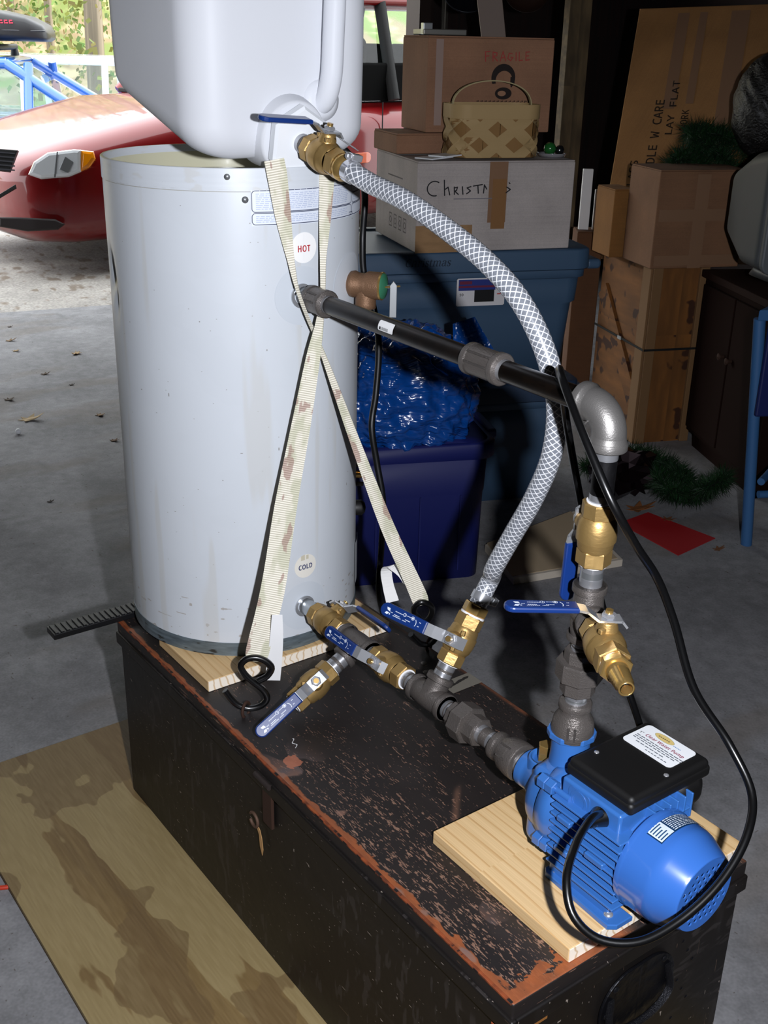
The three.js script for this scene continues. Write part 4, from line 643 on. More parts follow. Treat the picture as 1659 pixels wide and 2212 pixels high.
{ // second cord hanging behind the tank
  const L = [[788, 420, 2.0], [783, 520, 2.02], [786, 590, 2.04], [806, 660, 2.06], [818, 740, 2.06], [812, 850, 2.06], [803, 920, 2.06], [814, 1000, 2.08], [827, 1080, 2.1], [824, 1180, 2.14], [818, 1270, 2.2], [828, 1330, 2.3], [836, 1390, 2.45]];
  const c = tag(obj('power_cord', tube([V(0.12, 0.76, -0.07), V(0.165, 0.785, -0.03), V(0.196, 0.7925, 0.0), V(0.209, 0.778, 0.02), ...L.map((q) => atD(...q))], 0.0062, 12, 160), M.blackRubber), 'black cord hanging over the rim and down behind the grey tank', 'cord'); seat(c);
}
// ---------------------------------------------------------------- the stacked things at the side of the garage
const un2 = (x, z) => V(x, 0, z).normalize();
const E1 = un2(0.93, 0.37), N1 = V(-E1.z, 0, E1.x);            // along the stack's fronts, and out towards the chest
const vp = (px, py, p, e) => onPl(px, py, [p.x, 0, p.z], [-e.z, 0, e.x]);
const local = (o, e) => { const n = V(-e.z, 0, e.x); return (a, y, b) => A3(o).addScaledVector(e, a).addScaledVector(n, b).setY(y); };   // a along the front, b out of it
function orient(g, o, e) { g.applyMatrix4(new THREE.Matrix4().makeBasis(e, V(0, 1, 0), V(-e.z, 0, e.x))); const q = A3(o); return g.translate(q.x, q.y, q.z); }
function loft(rings, cap = true) { // rings: arrays of Vector3, equal length
  const n = rings[0].length, pos = [], idx = []; rings.forEach((r) => r.forEach((v) => pos.push(v.x, v.y, v.z)));
  for (let k = 0; k + 1 < rings.length; k++) for (let i = 0; i < n; i++) { const a = k * n + i, b = k * n + (i + 1) % n; idx.push(a, b, a + n, b, b + n, a + n); }
  if (cap) for (const k of [0, rings.length - 1]) { const c = pos.length / 3, m = rings[k].reduce((s, v) => s.add(v), V(0, 0, 0)).multiplyScalar(1 / n); pos.push(m.x, m.y, m.z); for (let i = 0; i < n; i++) idx.push(c, k * n + (k ? i : (i + 1) % n), k * n + (k ? (i + 1) % n : i)); }
  const g = new THREE.BufferGeometry(); g.setAttribute('position', new THREE.Float32BufferAttribute(pos, 3)); g.setIndex(idx); g.computeVertexNormals(); return g;
}
const ring = (w, d, r, y, n = 6) => rrect(w, d, r, n).map(([a, b]) => V(a, y, b));
const cardT = tex(512, 512, (u, v) => { const k = 232 + (pf(u, v, 6, 6, 4) - 0.5) * 34 + (pvn(u * 3, v * 256, 3, 256) - 0.5) * 10 + (pvn(u * 256, v * 256, 256, 256) - 0.5) * 14; return [k, k * 0.99, k * 0.98]; });
const cardM = (hex) => std(hex, 0.85, 0, { map: cardT });
const card = cardM(0x9c7358), cardOrange = cardM(0x94652f), cardPale = cardM(0xa8845c), cardWhite = cardM(0xbfb7b4), tape = phy(0x8a6a52, 0.25, { clearcoat: 0.5, clearcoatRoughness: 0.2 }), tapeTan = phy(0x8a6440, 0.35);
function carton(label, o, e, w, h, d, mat, extras) {            // o: base point at the middle of the front's foot
  const t = thing('cardboard_box', label, 'box'), y0 = o.y, G = (g) => orient(g, [o.x, 0, o.z], e);
  obj('walls', [G(planUV(bx(-w / 2, w / 2, y0, y0 + h, -d, 0, 0.004), 0.5))], mat, t);
  for (const s of [-1, 1]) obj('flap', G(planUV(bx(-w / 2 + 0.002, w / 2 - 0.002, y0 + h, y0 + h + 0.004, s < 0 ? -d + 0.002 : -d / 2 + 0.002, s < 0 ? -d / 2 - 0.002 : -0.002, 0.001), 0.5)), mat, t);
  extras?.(t, (a, b, c, dd, th = 0.0012) => G(bx(a, b, c, dd, 0, th)), G, y0);
  return seat(t);
}
const words = (w, h, draw, rough = 0.8) => textMat(ctex(w, h, draw), rough);
const flatText = (G, w, h, x, y, z, mat, t, label, turn = 0) => obj('lettering', G(new THREE.PlaneGeometry(w, h).rotateZ(turn).translate(x, y, z)), mat, t, label);

// --- two big blue totes
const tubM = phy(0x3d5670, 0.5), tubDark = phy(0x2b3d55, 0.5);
const TP = V(1.37, 0, -0.8), LT = local(TP, E1), tubC = -0.14;
function tote(label, y0, h, lidded) {
  const t = thing('storage_tote', label, 'storage tote'), c = LT(tubC, 0, -0.24); const G = (g) => orient(g, [c.x, 0, c.z], E1), W = 0.74, D = 0.46;
  obj('body', G(loft([ring(W - 0.07, D - 0.07, 0.05, y0), ring(W - 0.045, D - 0.045, 0.05, y0 + h * 0.5), ring(W - 0.04, D - 0.04, 0.05, y0 + h * 0.58), ring(W - 0.022, D - 0.022, 0.05, y0 + h * 0.6), ring(W - 0.01, D - 0.01, 0.05, y0 + h * 0.86)])), tubM, t);
  obj('rim', G(loft([ring(W - 0.01, D - 0.01, 0.05, y0 + h * 0.78), ring(W + 0.012, D + 0.012, 0.055, y0 + h * 0.79), ring(W + 0.012, D + 0.012, 0.055, y0 + h * 0.85), ring(W - 0.01, D - 0.01, 0.05, y0 + h * 0.86)])), tubM, t);
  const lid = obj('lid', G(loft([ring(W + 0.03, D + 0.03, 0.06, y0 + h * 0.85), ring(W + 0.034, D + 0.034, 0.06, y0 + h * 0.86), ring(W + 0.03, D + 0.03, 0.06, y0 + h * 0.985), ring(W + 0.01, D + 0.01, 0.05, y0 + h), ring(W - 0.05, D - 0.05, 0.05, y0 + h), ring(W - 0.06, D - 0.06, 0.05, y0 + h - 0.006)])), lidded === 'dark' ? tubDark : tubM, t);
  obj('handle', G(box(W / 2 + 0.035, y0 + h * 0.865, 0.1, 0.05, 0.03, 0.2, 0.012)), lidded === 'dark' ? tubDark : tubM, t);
  return [t, G, lid, W, D];
}
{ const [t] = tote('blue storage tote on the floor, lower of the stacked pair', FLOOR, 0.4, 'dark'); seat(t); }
{
  const [t, G, lid, W, D] = tote('blue storage tote with a price sticker, upper of the stacked pair', FLOOR + 0.4, 0.405);
  const st = ctex(512, 300, (x, w, h) => { x.fillStyle = '#d9d6d8'; x.beginPath(); x.roundRect(0, 0, w, h, 20); x.fill(); x.fillStyle = '#23317c'; x.fillRect(20, 14, 390, 118); x.fillStyle = '#6a1d3c'; x.fillRect(30, 30, 130, 34); x.fillRect(20, 80, 390, 22); x.fillStyle = '#05050a'; x.fillRect(190, 128, 210, 130); x.fillStyle = '#333'; x.font = 'bold 40px serif'; x.fillText('10', 30, 190); x.fillStyle = '#c2504a'; x.fillRect(430, 170, 40, 12); });
  const a = vp(987, 602, TP, E1), b = vp(1088, 658, TP, E1); const c = a.clone().add(b).multiplyScalar(0.5).addScaledVector(N1, 0.002); const w = Math.hypot(a.x - b.x, a.z - b.z), h = a.y - b.y;
  obj('price_sticker', orient(new THREE.PlaneGeometry(w, h), c, E1), std(0xffffff, 0.5, 0, { map: st }), t, 'white and blue product sticker');
  const lw = words(768, 96, (x, w, h) => { x.fillStyle = 'rgba(24,26,34,0.6)'; x.font = 'italic 84px serif'; x.fillText('Christmas', 10, 76, 740); }); const l = vp(960, 563, V(TP.x, 0, TP.z), E1).addScaledVector(N1, 0.03);
  obj('lettering', orient(new THREE.PlaneGeometry(0.26, 0.035), l, E1), lw, lid, 'faint handwritten Christmas'); seat(t);
}
// --- white box marked Christmas on the tote
const LIDY = FLOOR + 0.805;
const XB = vp(1066, 540, TP, E1).setY(LIDY + 0.001), XE = un2(0.945, 0.33);
const fitText = (txt, font, col) => (x, w, h) => { x.fillStyle = col; x.font = font; x.textAlign = 'center'; x.textBaseline = 'middle'; x.fillText(txt, w / 2, h / 2, w * 0.98); };
carton('white cardboard box marked Christmas, on the blue totes', XB, XE, 0.478, 0.245, 0.4, cardWhite, (t, F, G, y0) => {
  obj('tape_strip', F(-0.025, 0.03, y0 + 0.08, y0 + 0.247), tape, t, 'brown packing tape'); obj('tape_strip', F(-0.014, 0.028, y0 + 0.062, y0 + 0.2, 0.0018), tapeTan, t, 'brown packing tape');
  obj('brown_panel', F(-0.24, -0.07, y0 - 0.0005, y0 + 0.075, 0.0008), cardPale, t, 'unbleached lower corner');
  flatText(G, 0.26, 0.06, -0.085, y0 + 0.178, 0.002, words(1024, 256, (x, w, h) => { x.strokeStyle = '#15151a'; x.lineWidth = 13; x.lineCap = x.lineJoin = 'round'; const L = (...p) => { x.beginPath(); p.forEach(([a, b], i) => (i ? x.lineTo(a, b) : x.moveTo(a, b))); x.stroke(); };
    x.beginPath(); x.arc(105, 135, 84, 5.3, 1.3, true); x.stroke(); L([215, 40], [225, 215]); L([222, 150], [262, 120], [285, 210]); L([335, 120], [340, 205]); L([335, 130], [372, 122], [362, 160], [342, 166], [385, 206]); L([430, 118], [440, 205]); L([530, 118], [486, 132], [528, 168], [484, 200]); L([560, 112], [665, 96]); L([612, 104], [622, 196]); L([690, 100], [684, 195]); L([690, 100], [720, 150]); L([985, 80], [995, 88]); L([960, 130], [1005, 158], [955, 196]); }), t, 'handwritten Christmas in black marker');
  obj('printed_rule', F(-0.13, -0.002, y0 + 0.146, y0 + 0.1485, 0.0014), std(0x77737a, 0.8), t);
  obj('side_print', G(new THREE.PlaneGeometry(0.26, 0.2).rotateY(-Math.PI / 2).translate(-0.2405, y0 + 0.12, -0.15)), words(512, 384, (x, w, h) => { x.strokeStyle = 'rgba(50,50,64,0.55)'; x.lineWidth = 7; x.beginPath(); x.moveTo(20, 60); x.lineTo(300, 60); x.stroke(); for (let i = 0; i < 4; i++) { x.strokeRect(60 + i * 90, 270, 50, 70); x.beginPath(); x.arc(85 + i * 90, 305, 16, 0, 7); x.stroke(); } x.strokeRect(30, 200, 450, 20); }), t, 'grey printed symbols');
});
const XT = LIDY + 0.25, LX = local(XB, XE);
// flat box under the tall one
{ const o = vp(905, 343, V(XB.x, 0, XB.z).addScaledVector(N1, -0.06), XE).setY(XT + 0.0005); carton('shallow brown carton under the FRAGILE box', LX(-0.1, XT + 0.0045, -0.17), un2(0.96, 0.28), 0.3, 0.052, 0.2, card, null); }
// tall box marked FRAGILE
{
  const e = un2(0.95, 0.31), o = LX(0.038, XT + 0.0615, -0.185);
  carton('tall brown moving box marked FRAGILE in red', o, e, 0.392, 0.255, 0.22, card, (t, F, G, y0) => {
    flatText(G, 0.15, 0.034, 0.045, y0 + 0.208, 0.002, words(768, 180, (x, w, h) => { x.strokeStyle = '#a33a36'; x.lineWidth = 14; x.lineCap = 'round'; const L = (...p) => { x.beginPath(); p.forEach(([a, b], i) => (i ? x.lineTo(a, b) : x.moveTo(a, b))); x.stroke(); };
      L([40, 30], [50, 165]); L([36, 34], [110, 22]); L([44, 92], [100, 86]); L([160, 30], [166, 160]); L([160, 34], [225, 44], [222, 84], [168, 92], [240, 158]); L([280, 160], [320, 26], [372, 154]); L([296, 112], [352, 108]); L([470, 52], [418, 44], [402, 120], [450, 150], [482, 104], [448, 100]); L([530, 34], [536, 148]); L([580, 28], [586, 146], [640, 140]); L([690, 24], [694, 140]); L([688, 26], [748, 20]); L([692, 80], [738, 76]); L([694, 140], [752, 132]); }), t, 'handwritten FRAGILE in red');
    flatText(G, 0.09, 0.105, 0.038, y0 + 0.138, 0.002, words(360, 420, (x, w, h) => { x.fillStyle = 'rgba(26,18,16,0.85)'; x.beginPath(); x.ellipse(180, 160, 150, 150, 0, Math.PI * 0.85, Math.PI * 2.25); x.ellipse(190, 190, 105, 105, 0, Math.PI * 2.2, Math.PI * 0.9, true); x.fill(); x.fillRect(270, 150, 56, 90); x.beginPath(); x.ellipse(190, 330, 105, 66, 0, 0, 7); x.fill(); x.fillStyle = 'rgba(156,115,88,1)'; x.beginPath(); x.ellipse(170, 330, 52, 30, 0, 0, 7); x.fill(); }), t, 'dark printed round emblem');
    flatText(G, 0.17, 0.02, 0.04, y0 + 0.083, 0.002, words(768, 90, (x, w, h) => { x.fillStyle = 'rgba(30,20,16,0.75)'; for (let i = 0; i < 13; i++) { x.fillRect(14 + i * 57, 20 + (i * 13) % 12, 12, 56); x.fillRect(30 + i * 57, 20, 18, 14); } }), t, 'dark lettering half hidden by the basket');
    obj('tape_strip', G(bx(-0.1862, -0.185, y0 + 0.02, y0 + 0.255, -0.17, -0.125)), tape, t, 'shiny packing tape'); obj('tape_strip', F(-0.172, -0.15, y0 + 0.02, y0 + 0.25), phy(0xa08a80, 0.18, { clearcoat: 0.8 }), t, 'shiny packing tape');
  });
}
// chip basket
{
  const t = thing('chip_basket', 'small woven chip basket with a hoop handle on the white box', 'basket'), o = LX(0.005, XT + 0.004, -0.085), e = un2(0.93, 0.36), W = 0.262, D = 0.145, H = 0.142; const G = (g) => orient(g, [o.x, XT + 0.005, o.z], e);
  const wood = std(0xc4a878, 0.7, 0, { map: tex(128, 256, (u, v) => { const k = 225 + (fbm(u * 30, v * 3, 3) - 0.5) * 50; return [k, k * 0.98, k * 0.94]; }) }), woodBrown = std(0x8a6638, 0.75);
  // diagonal splints wound round the body
  const per = rrect(W, D, 0.05, 8), P = per.length, cum = [0]; for (let i = 1; i <= P; i++) cum.push(cum[i - 1] + Math.hypot(per[i % P][0] - per[i - 1][0], per[i % P][1] - per[i - 1][1])); const tot = cum[P];
  const at = (s, off) => { s = ((s % tot) + tot) % tot; let i = 0; while (cum[i + 1] < s) i++; const f = (s - cum[i]) / (cum[i + 1] - cum[i]), a = per[i], b = per[(i + 1) % P]; const x = a[0] + (b[0] - a[0]) * f, z = a[1] + (b[1] - a[1]) * f, l = Math.hypot(x, z); return [x * (1 + off / l), z * (1 + off / l)]; };
  for (let k = 0; k < 14; k++) { const pos = [], idx = []; for (let i = 0; i <= 6; i++) { const f = i / 6; for (const q of [-0.5, 0, 0.5]) { const [x, z] = at((k + 0.5) * tot / 14 + q * (tot / 14 - 0.001), -0.0035 - (k % 2) * 0.001); pos.push(x, 0.001 + f * (H - 0.012), z); } if (i) for (const c of [0, 1]) { const a = (i - 1) * 3 + c; idx.push(a, a + 1, a + 3, a + 1, a + 4, a + 3); } }
    const g = new THREE.BufferGeometry(); g.setAttribute('position', new THREE.Float32BufferAttribute(pos, 3)); g.setIndex(idx); g.computeVertexNormals(); obj('upright_splint', G(g), woodBrown, t, 'brown-stained upright splint'); }
  obj('bottom', G(loft([ring(W - 0.008, D - 0.008, 0.046, 0), ring(W - 0.008, D - 0.008, 0.046, 0.003)])), wood, t);
  for (const dir of [-1, 1]) for (let k = 0; k < 7; k++) { const s0 = k * tot / 7 + (dir > 0 ? 0.02 : 0), pts = [], n = 16; const pos = [], idx = []; for (let i = 0; i <= n; i++) { const f = i / n, s = s0 + dir * f * 0.14, off = 0.0015 + 0.0014 * dir * Math.sin(f * Math.PI * 4 + k); for (const q of [-0.5, 0.5]) { const [x, z] = at(s + q * 0.05, off); pos.push(x, 0.002 + f * (H - 0.03), z); } if (i) { const a = (i - 1) * 2; idx.push(a, a + 1, a + 2, a + 1, a + 3, a + 2); } }
    const g = new THREE.BufferGeometry(); g.setAttribute('position', new THREE.Float32BufferAttribute(pos, 3)); g.setIndex(idx); g.computeVertexNormals(); obj('splint', G(g), wood, t); }
  obj('rim_band', G(loft([ring(W + 0.004, D + 0.004, 0.052, H - 0.038), ring(W + 0.006, D + 0.006, 0.052, H - 0.036), ring(W + 0.006, D + 0.006, 0.052, H), ring(W - 0.002, D - 0.002, 0.05, H), ring(W - 0.004, D - 0.004, 0.05, H - 0.036)], false)), wood, t);
  const hp = []; for (let i = 0; i <= 16; i++) { const a = i / 16 * Math.PI; hp.push([-0.118 * Math.cos(a), H - 0.015 + 0.075 * Math.sin(a) ** 0.75, 0.0]); }
  obj('hoop_handle', G(ribbon(hp, [0.006, 0.006], [[0, 0, 1], [0, 0, 1]], 0.003, 40)), std(0xa89a70, 0.6), t); seat(t);
}
// trinkets on the white box behind the basket
{ const o = LX(0.2, XT, -0.08); const t = thing('ornament_tray', 'silver and green ornament tray at the corner of the white box', 'tray'); const G = (g) => orient(g, [o.x, XT + 0.001, o.z], E1); obj('tray', G(lathe([0, 0, 0], [0, 1, 0], [[0, 0.001], [0, 0.035], [0.012, 0.042], [0.012, 0.038], [0.003, 0.03]], 28)), M.chrome, t); obj('ornament', G(new THREE.SphereGeometry(0.018, 20, 14).translate(-0.008, 0.024, 0)), phy(0x1f5f2a, 0.15, { clearcoat: 1 }), t); obj('ornament', G(new THREE.SphereGeometry(0.014, 20, 14).translate(0.02, 0.02, 0.006)), phy(0x101214, 0.2, { clearcoat: 1 }), t); seat(t); }
for (const [a, l] of [[-0.175, 'white card lid lying on the white box by the hose'], [-0.135, 'second white card lid lying on the white box']]) { const p = LX(a, XT + 0.006 + (a > -0.15 ? 0.006 : 0), -0.05); const m = tag(obj('card_lid', orient(box(0, 0, 0, 0.085, 0.004, 0.07, 0.001).rotateY(0.5).rotateZ(0.04), p, E1), M.white), l, 'card'); seat(m); }
// --- things standing on top of the FRAGILE box
{
  const ty = XT + 0.0615 + 0.2605, o = LX(0.0, ty, -0.27);
  { const t = thing('low_tray', 'shallow grey metal tray on the FRAGILE box', 'tray'); obj('tray', orient(bx(-0.15, -0.02, ty, ty + 0.016, -0.08, 0.03, 0.003), [o.x, 0, o.z], E1), std(0x8c8a84, 0.35, 0.7), t); obj('post_cap', orient(bx(-0.15, -0.122, ty, ty + 0.032, 0.0, 0.028, 0.002), [o.x, 0, o.z], E1), M.zinc, t); seat(t); }
  { const a = atD(1035, 0, 4.2), m = tag(obj('leaning_board', plate(atD(1064, 38, 4.3), RIGHT, V(-0.2, 0.98, 0).addScaledVector(RIGHT, -0.05), [[-0.055, -0.09], [0.04, -0.09], [0.055, 0.35], [-0.045, 0.35]], 0.02, 0.002), std(0x8a7a70, 0.7)), 'pale board leaning in the dark behind the FRAGILE box', 'board'); seat(m); }
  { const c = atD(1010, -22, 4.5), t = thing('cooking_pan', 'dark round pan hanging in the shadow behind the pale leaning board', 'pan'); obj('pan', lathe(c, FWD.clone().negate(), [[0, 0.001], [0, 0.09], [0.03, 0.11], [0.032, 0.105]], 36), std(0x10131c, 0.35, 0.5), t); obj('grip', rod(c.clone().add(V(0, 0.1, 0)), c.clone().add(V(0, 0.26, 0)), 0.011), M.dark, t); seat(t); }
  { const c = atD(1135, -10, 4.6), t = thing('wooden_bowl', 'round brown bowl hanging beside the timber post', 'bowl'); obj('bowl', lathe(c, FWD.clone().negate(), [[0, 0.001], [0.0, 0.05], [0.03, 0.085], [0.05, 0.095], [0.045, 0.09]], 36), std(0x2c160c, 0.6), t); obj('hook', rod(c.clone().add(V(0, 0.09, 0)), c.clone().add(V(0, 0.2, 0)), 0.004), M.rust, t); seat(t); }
}
{ // timber post: its foot is on the floor behind the totes
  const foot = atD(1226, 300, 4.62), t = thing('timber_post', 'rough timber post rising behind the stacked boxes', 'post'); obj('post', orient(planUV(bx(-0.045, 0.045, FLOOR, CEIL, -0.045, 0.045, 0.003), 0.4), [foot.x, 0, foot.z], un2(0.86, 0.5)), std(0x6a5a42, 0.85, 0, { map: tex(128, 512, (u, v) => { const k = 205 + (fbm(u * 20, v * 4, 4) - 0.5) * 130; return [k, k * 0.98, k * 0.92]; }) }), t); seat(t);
}
{ // narrow carton hidden behind the totes that carries two white boards
  const q = atD(1276, 500, 4.25), e = un2(0.8, 0.6); carton('narrow brown carton standing behind the totes', V(q.x, FLOOR + 0.001, q.z), e, 0.1, q.y - FLOOR - 0.006, 0.12, cardM(0x6a4426), null);
  for (const [a, h, w, l] of [[-0.022, 0.225, 0.038, 'white board end standing beside the white box'], [0.026, 0.15, 0.028, 'shorter white board end behind the first']]) { const m = tag(obj('white_board', orient(bx(a - w / 2, a + w / 2, q.y, q.y + h, -0.06, -0.04, 0.002), [q.x, 0, q.z], e), M.paper), l, 'board'); seat(m); }
}
// --- blue bin and the plastic bag in it
const BP = V(0.97, 0, -0.43), BE = un2(0.95, 0.42), LB = local(BP, BE);
{
  const t = thing('plastic_bin', 'dark blue plastic bin on the floor holding a shiny blue bag', 'bin'), c = LB(-0.2, 0, -0.2), G = (g) => orient(g, [c.x, 0, c.z], BE), m = phy(0x131b5c, 0.5);
  obj('body', G(loft([ring(0.4, 0.36, 0.04, FLOOR), ring(0.41, 0.37, 0.045, FLOOR + 0.25), ring(0.414, 0.374, 0.045, FLOOR + 0.252), ring(0.425, 0.385, 0.05, FLOOR + 0.39)])), m, t);
  obj('rim', G(loft([ring(0.425, 0.385, 0.05, FLOOR + 0.352), ring(0.455, 0.415, 0.06, FLOOR + 0.356), ring(0.455, 0.415, 0.06, FLOOR + 0.394), ring(0.42, 0.38, 0.05, FLOOR + 0.398)], false)), m, t);
  obj('handle_ear', G(box(0.238, FLOOR + 0.385, 0.02, 0.03, 0.03, 0.16, 0.01)), m, t);
  for (const a of [-0.1, 0.02, 0.13]) obj('rib', G(bx(a, a + 0.004, FLOOR + 0.03, FLOOR + 0.25, 0.186, 0.19)), m, t);
  seat(t);
  const crease = []; for (let i = 0; i < 26; i++) { const d = V(rr(-1, 1), rr(-1, 1), rr(-1, 1)).normalize(); crease.push([d, rr(8, 44), rr(0, 1)]); }
  const wr = (p) => { let s = 0; for (const [d, f, o] of crease) { const q = p.dot(d) * f + o + 0.6 * Math.sin(p.x * 9 + o * 7); s += (Math.abs((q - Math.floor(q)) - 0.5) - 0.25) / f; } return s; };
  const blob = (rx, ry, rz, cx, cy, cz, amp) => { const g = new THREE.SphereGeometry(1, 150, 110), p = g.attributes.position; for (let i = 0; i < p.count; i++) { const v = V(p.getX(i), p.getY(i), p.getZ(i)); const u = v.clone(); v.set(Math.sign(v.x) * Math.abs(v.x) ** 0.8 * rx, Math.sign(v.y) * Math.abs(v.y) ** 0.85 * ry, Math.sign(v.z) * Math.abs(v.z) ** 0.8 * rz); v.addScaledVector(u, wr(v) * amp); p.setXYZ(i, v.x, v.y, v.z); } g.computeVertexNormals(); return g.translate(cx, cy, cz); };
  const bag = thing('plastic_bag', 'crumpled shiny blue plastic bag bulging out of the blue bin', 'bag'), bm = phy(0x0c4796, 0.22, { clearcoat: 1, clearcoatRoughness: 0.1, bumpMap: (() => { const t = tex(512, 512, (u, v) => { const a = Math.abs(fbm(u * 26, v * 60, 4) - 0.5) * 2, b = Math.abs(fbm(u * 60 + 5, v * 34, 3) - 0.5) * 2, k = (a * 0.6 + b * 0.4) * 255; return [k, k, k]; }, false); return t; })(), bumpScale: 0.006 });
  obj('bag', G(blob(0.205, 0.17, 0.19, -0.01, FLOOR + 0.5, 0.03, 0.2)), bm, bag);
  obj('loose_flap', ribbon([vp(1035, 800, LB(0, 0, -0.05), BE), vp(1015, 740, LB(0, 0, -0.05), BE), vp(1002, 692, LB(0, 0, -0.06), BE)], [0.06, 0.045, 0.03], [BE, BE], 0.002, 12), bm, bag, 'standing loose corner of the bag');
  seat(bag);
  const b2 = thing('printed_bag', 'blue bag with yellow print tucked behind the shiny bag', 'bag'); const pm = std(0xffffff, 0.5, 0, { map: tex(128, 128, (u, v) => ((u * 5) % 1 > 0.55 && (v * 6) % 1 > 0.6 && vn(Math.floor(u * 5) * 3.1, Math.floor(v * 6) * 2.7) > 0.45 ? [200, 180, 50] : [24, 62, 140])) });
  obj('bag', G(blob(0.09, 0.12, 0.08, -0.19, FLOOR + 0.56, -0.11, 0.35)), pm, b2); seat(b2);
}
// --- flat panel, red card, litter on the floor
{
  const L = [onY(1048, 1178, FLOOR + 0.02), onY(1110, 1250, FLOOR + 0.02), onY(1345, 1210, FLOOR + 0.02), onY(1240, 1105, FLOOR + 0.02)];
  const t = thing('foam_panel', 'flat tan and white foam panel on the floor by the bin', 'panel'), c = L[0].clone(); const m = std(0x9a8468, 0.8);
  const sh = L.map((p) => [p.x - c.x, p.z - c.z]); obj('panel', plate([c.x, FLOOR + 0.022, c.z], [1, 0, 0], [0, 0, 1], sh, 0.021), [m, M.paper].length ? std(0xcfc4b4, 0.8) : m, t); 
  obj('facing', plate([c.x, FLOOR + 0.0235, c.z], [1, 0, 0], [0, 0, 1], sh.map(([a, b], i) => [a * 0.97 + (i === 0 ? 0.01 : 0), b * 0.97 - 0.004]), 0.0015), std(0xbba688, 0.85), t, 'tan facing'); seat(t);
}
{ const L = [[1337, 1130], [1400, 1107], [1545, 1163], [1465, 1200]].map(([a, b]) => onY(a, b, FLOOR + 0.001)), c = L[0]; const m = tag(obj('red_card', plate([c.x, FLOOR + 0.0022, c.z], [1, 0, 0], [0, 0, 1], L.map((p) => [p.x - c.x, p.z - c.z]), 0.002), std(0xa60a12, 0.75)), 'red sheet lying on the concrete floor', 'sheet'); seat(m); }
// --- strapped wooden crate, dark cabinet
const crateM = std(0x8a5a28, 0.75, 0, { map: tex(256, 512, (u, v) => { let k = 215 + (fbm(u * 12, v * 3, 4) - 0.5) * 90; let c = [k, k * 0.97, k * 0.9]; return mixc(c, [70, 44, 26], ss(0.66, 0.74, fbm(u * 7 + 4, v * 7, 3)) * 0.7); }) });
{
  const P0 = onY(1372, 958, FLOOR), e = un2(0.927, 0.375), P = P0.clone().addScaledVector(e, 0.115), t = thing('wooden_crate', 'tall wooden crate bound with black strapping next to the totes', 'crate'), G = (g) => orient(g, [P.x, 0, P.z], e), H = 0.645;
  obj('panel', G(planUV(bx(-0.1, 0.085, FLOOR, FLOOR + H, -0.02, -0.004), 0.4)), crateM, t); obj('side_panel', G(planUV(bx(-0.115, -0.105, FLOOR, FLOOR + H, -0.42, 0), 0.4)), crateM, t); obj('side_panel', G(planUV(bx(0.08, 0.09, FLOOR, FLOOR + H, -0.42, -0.004), 0.4)), crateM, t); obj('top_board', G(planUV(bx(-0.115, 0.09, FLOOR + H - 0.02, FLOOR + H, -0.42, 0), 0.4)), crateM, t);
  for (const [a, b] of [[-0.122, -0.085], [0.06, 0.095]]) obj('batten', G(planUV(bx(a, b, FLOOR, FLOOR + H + 0.004, -0.012, 0.008, 0.002), 0.3)), std(0x7a5a38, 0.8), t);
  obj('batten', G(planUV(bx(-0.13, -0.112, FLOOR, FLOOR + H, -0.06, 0.0, 0.002), 0.3)), std(0x7a5a38, 0.8), t);
  obj('diagonal_brace', G(planUV(box(0, 0, 0, 0.014, 0.075, 0.5).rotateX(0.8).translate(-0.12, FLOOR + 0.32, -0.21), 0.3)), crateM, t);
  obj('strap_band', G(bx(-0.128, 0.1, FLOOR + 0.352, FLOOR + 0.36, 0.0082, 0.0095)), M.dark, t, 'black strapping band'); obj('strap_band', G(bx(-0.1325, -0.1308, FLOOR + 0.353, FLOOR + 0.361, -0.41, 0.009)), M.dark, t, 'black strapping band'); obj('band_seal', G(bx(-0.1335, -0.1315, FLOOR + 0.35, FLOOR + 0.363, -0.2, -0.17)), M.zinc, t);
  seat(t);
}
{
  const P = V(2.335, 0, -0.875), e = un2(-0.31, 0.576), n = V(e.z, 0, -e.x), t = thing('dark_cabinet', 'low dark brown cabinet in the shadow beside the crate', 'cabinet'); // front faces the chest
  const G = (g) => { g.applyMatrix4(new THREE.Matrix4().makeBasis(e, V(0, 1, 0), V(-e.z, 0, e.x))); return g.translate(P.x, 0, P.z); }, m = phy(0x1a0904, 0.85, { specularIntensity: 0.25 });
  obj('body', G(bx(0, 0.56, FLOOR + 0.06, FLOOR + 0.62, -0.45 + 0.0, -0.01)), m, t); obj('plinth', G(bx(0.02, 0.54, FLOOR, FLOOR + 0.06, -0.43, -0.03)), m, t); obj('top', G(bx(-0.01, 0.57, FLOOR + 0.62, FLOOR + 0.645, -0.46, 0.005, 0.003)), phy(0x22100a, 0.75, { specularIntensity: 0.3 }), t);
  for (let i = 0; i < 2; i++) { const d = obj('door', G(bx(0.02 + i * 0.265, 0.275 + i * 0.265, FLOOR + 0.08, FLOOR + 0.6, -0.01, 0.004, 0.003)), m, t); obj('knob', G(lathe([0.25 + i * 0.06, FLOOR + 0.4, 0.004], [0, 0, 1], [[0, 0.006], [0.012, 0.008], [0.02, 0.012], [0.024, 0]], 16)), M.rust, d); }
  seat(t);
}
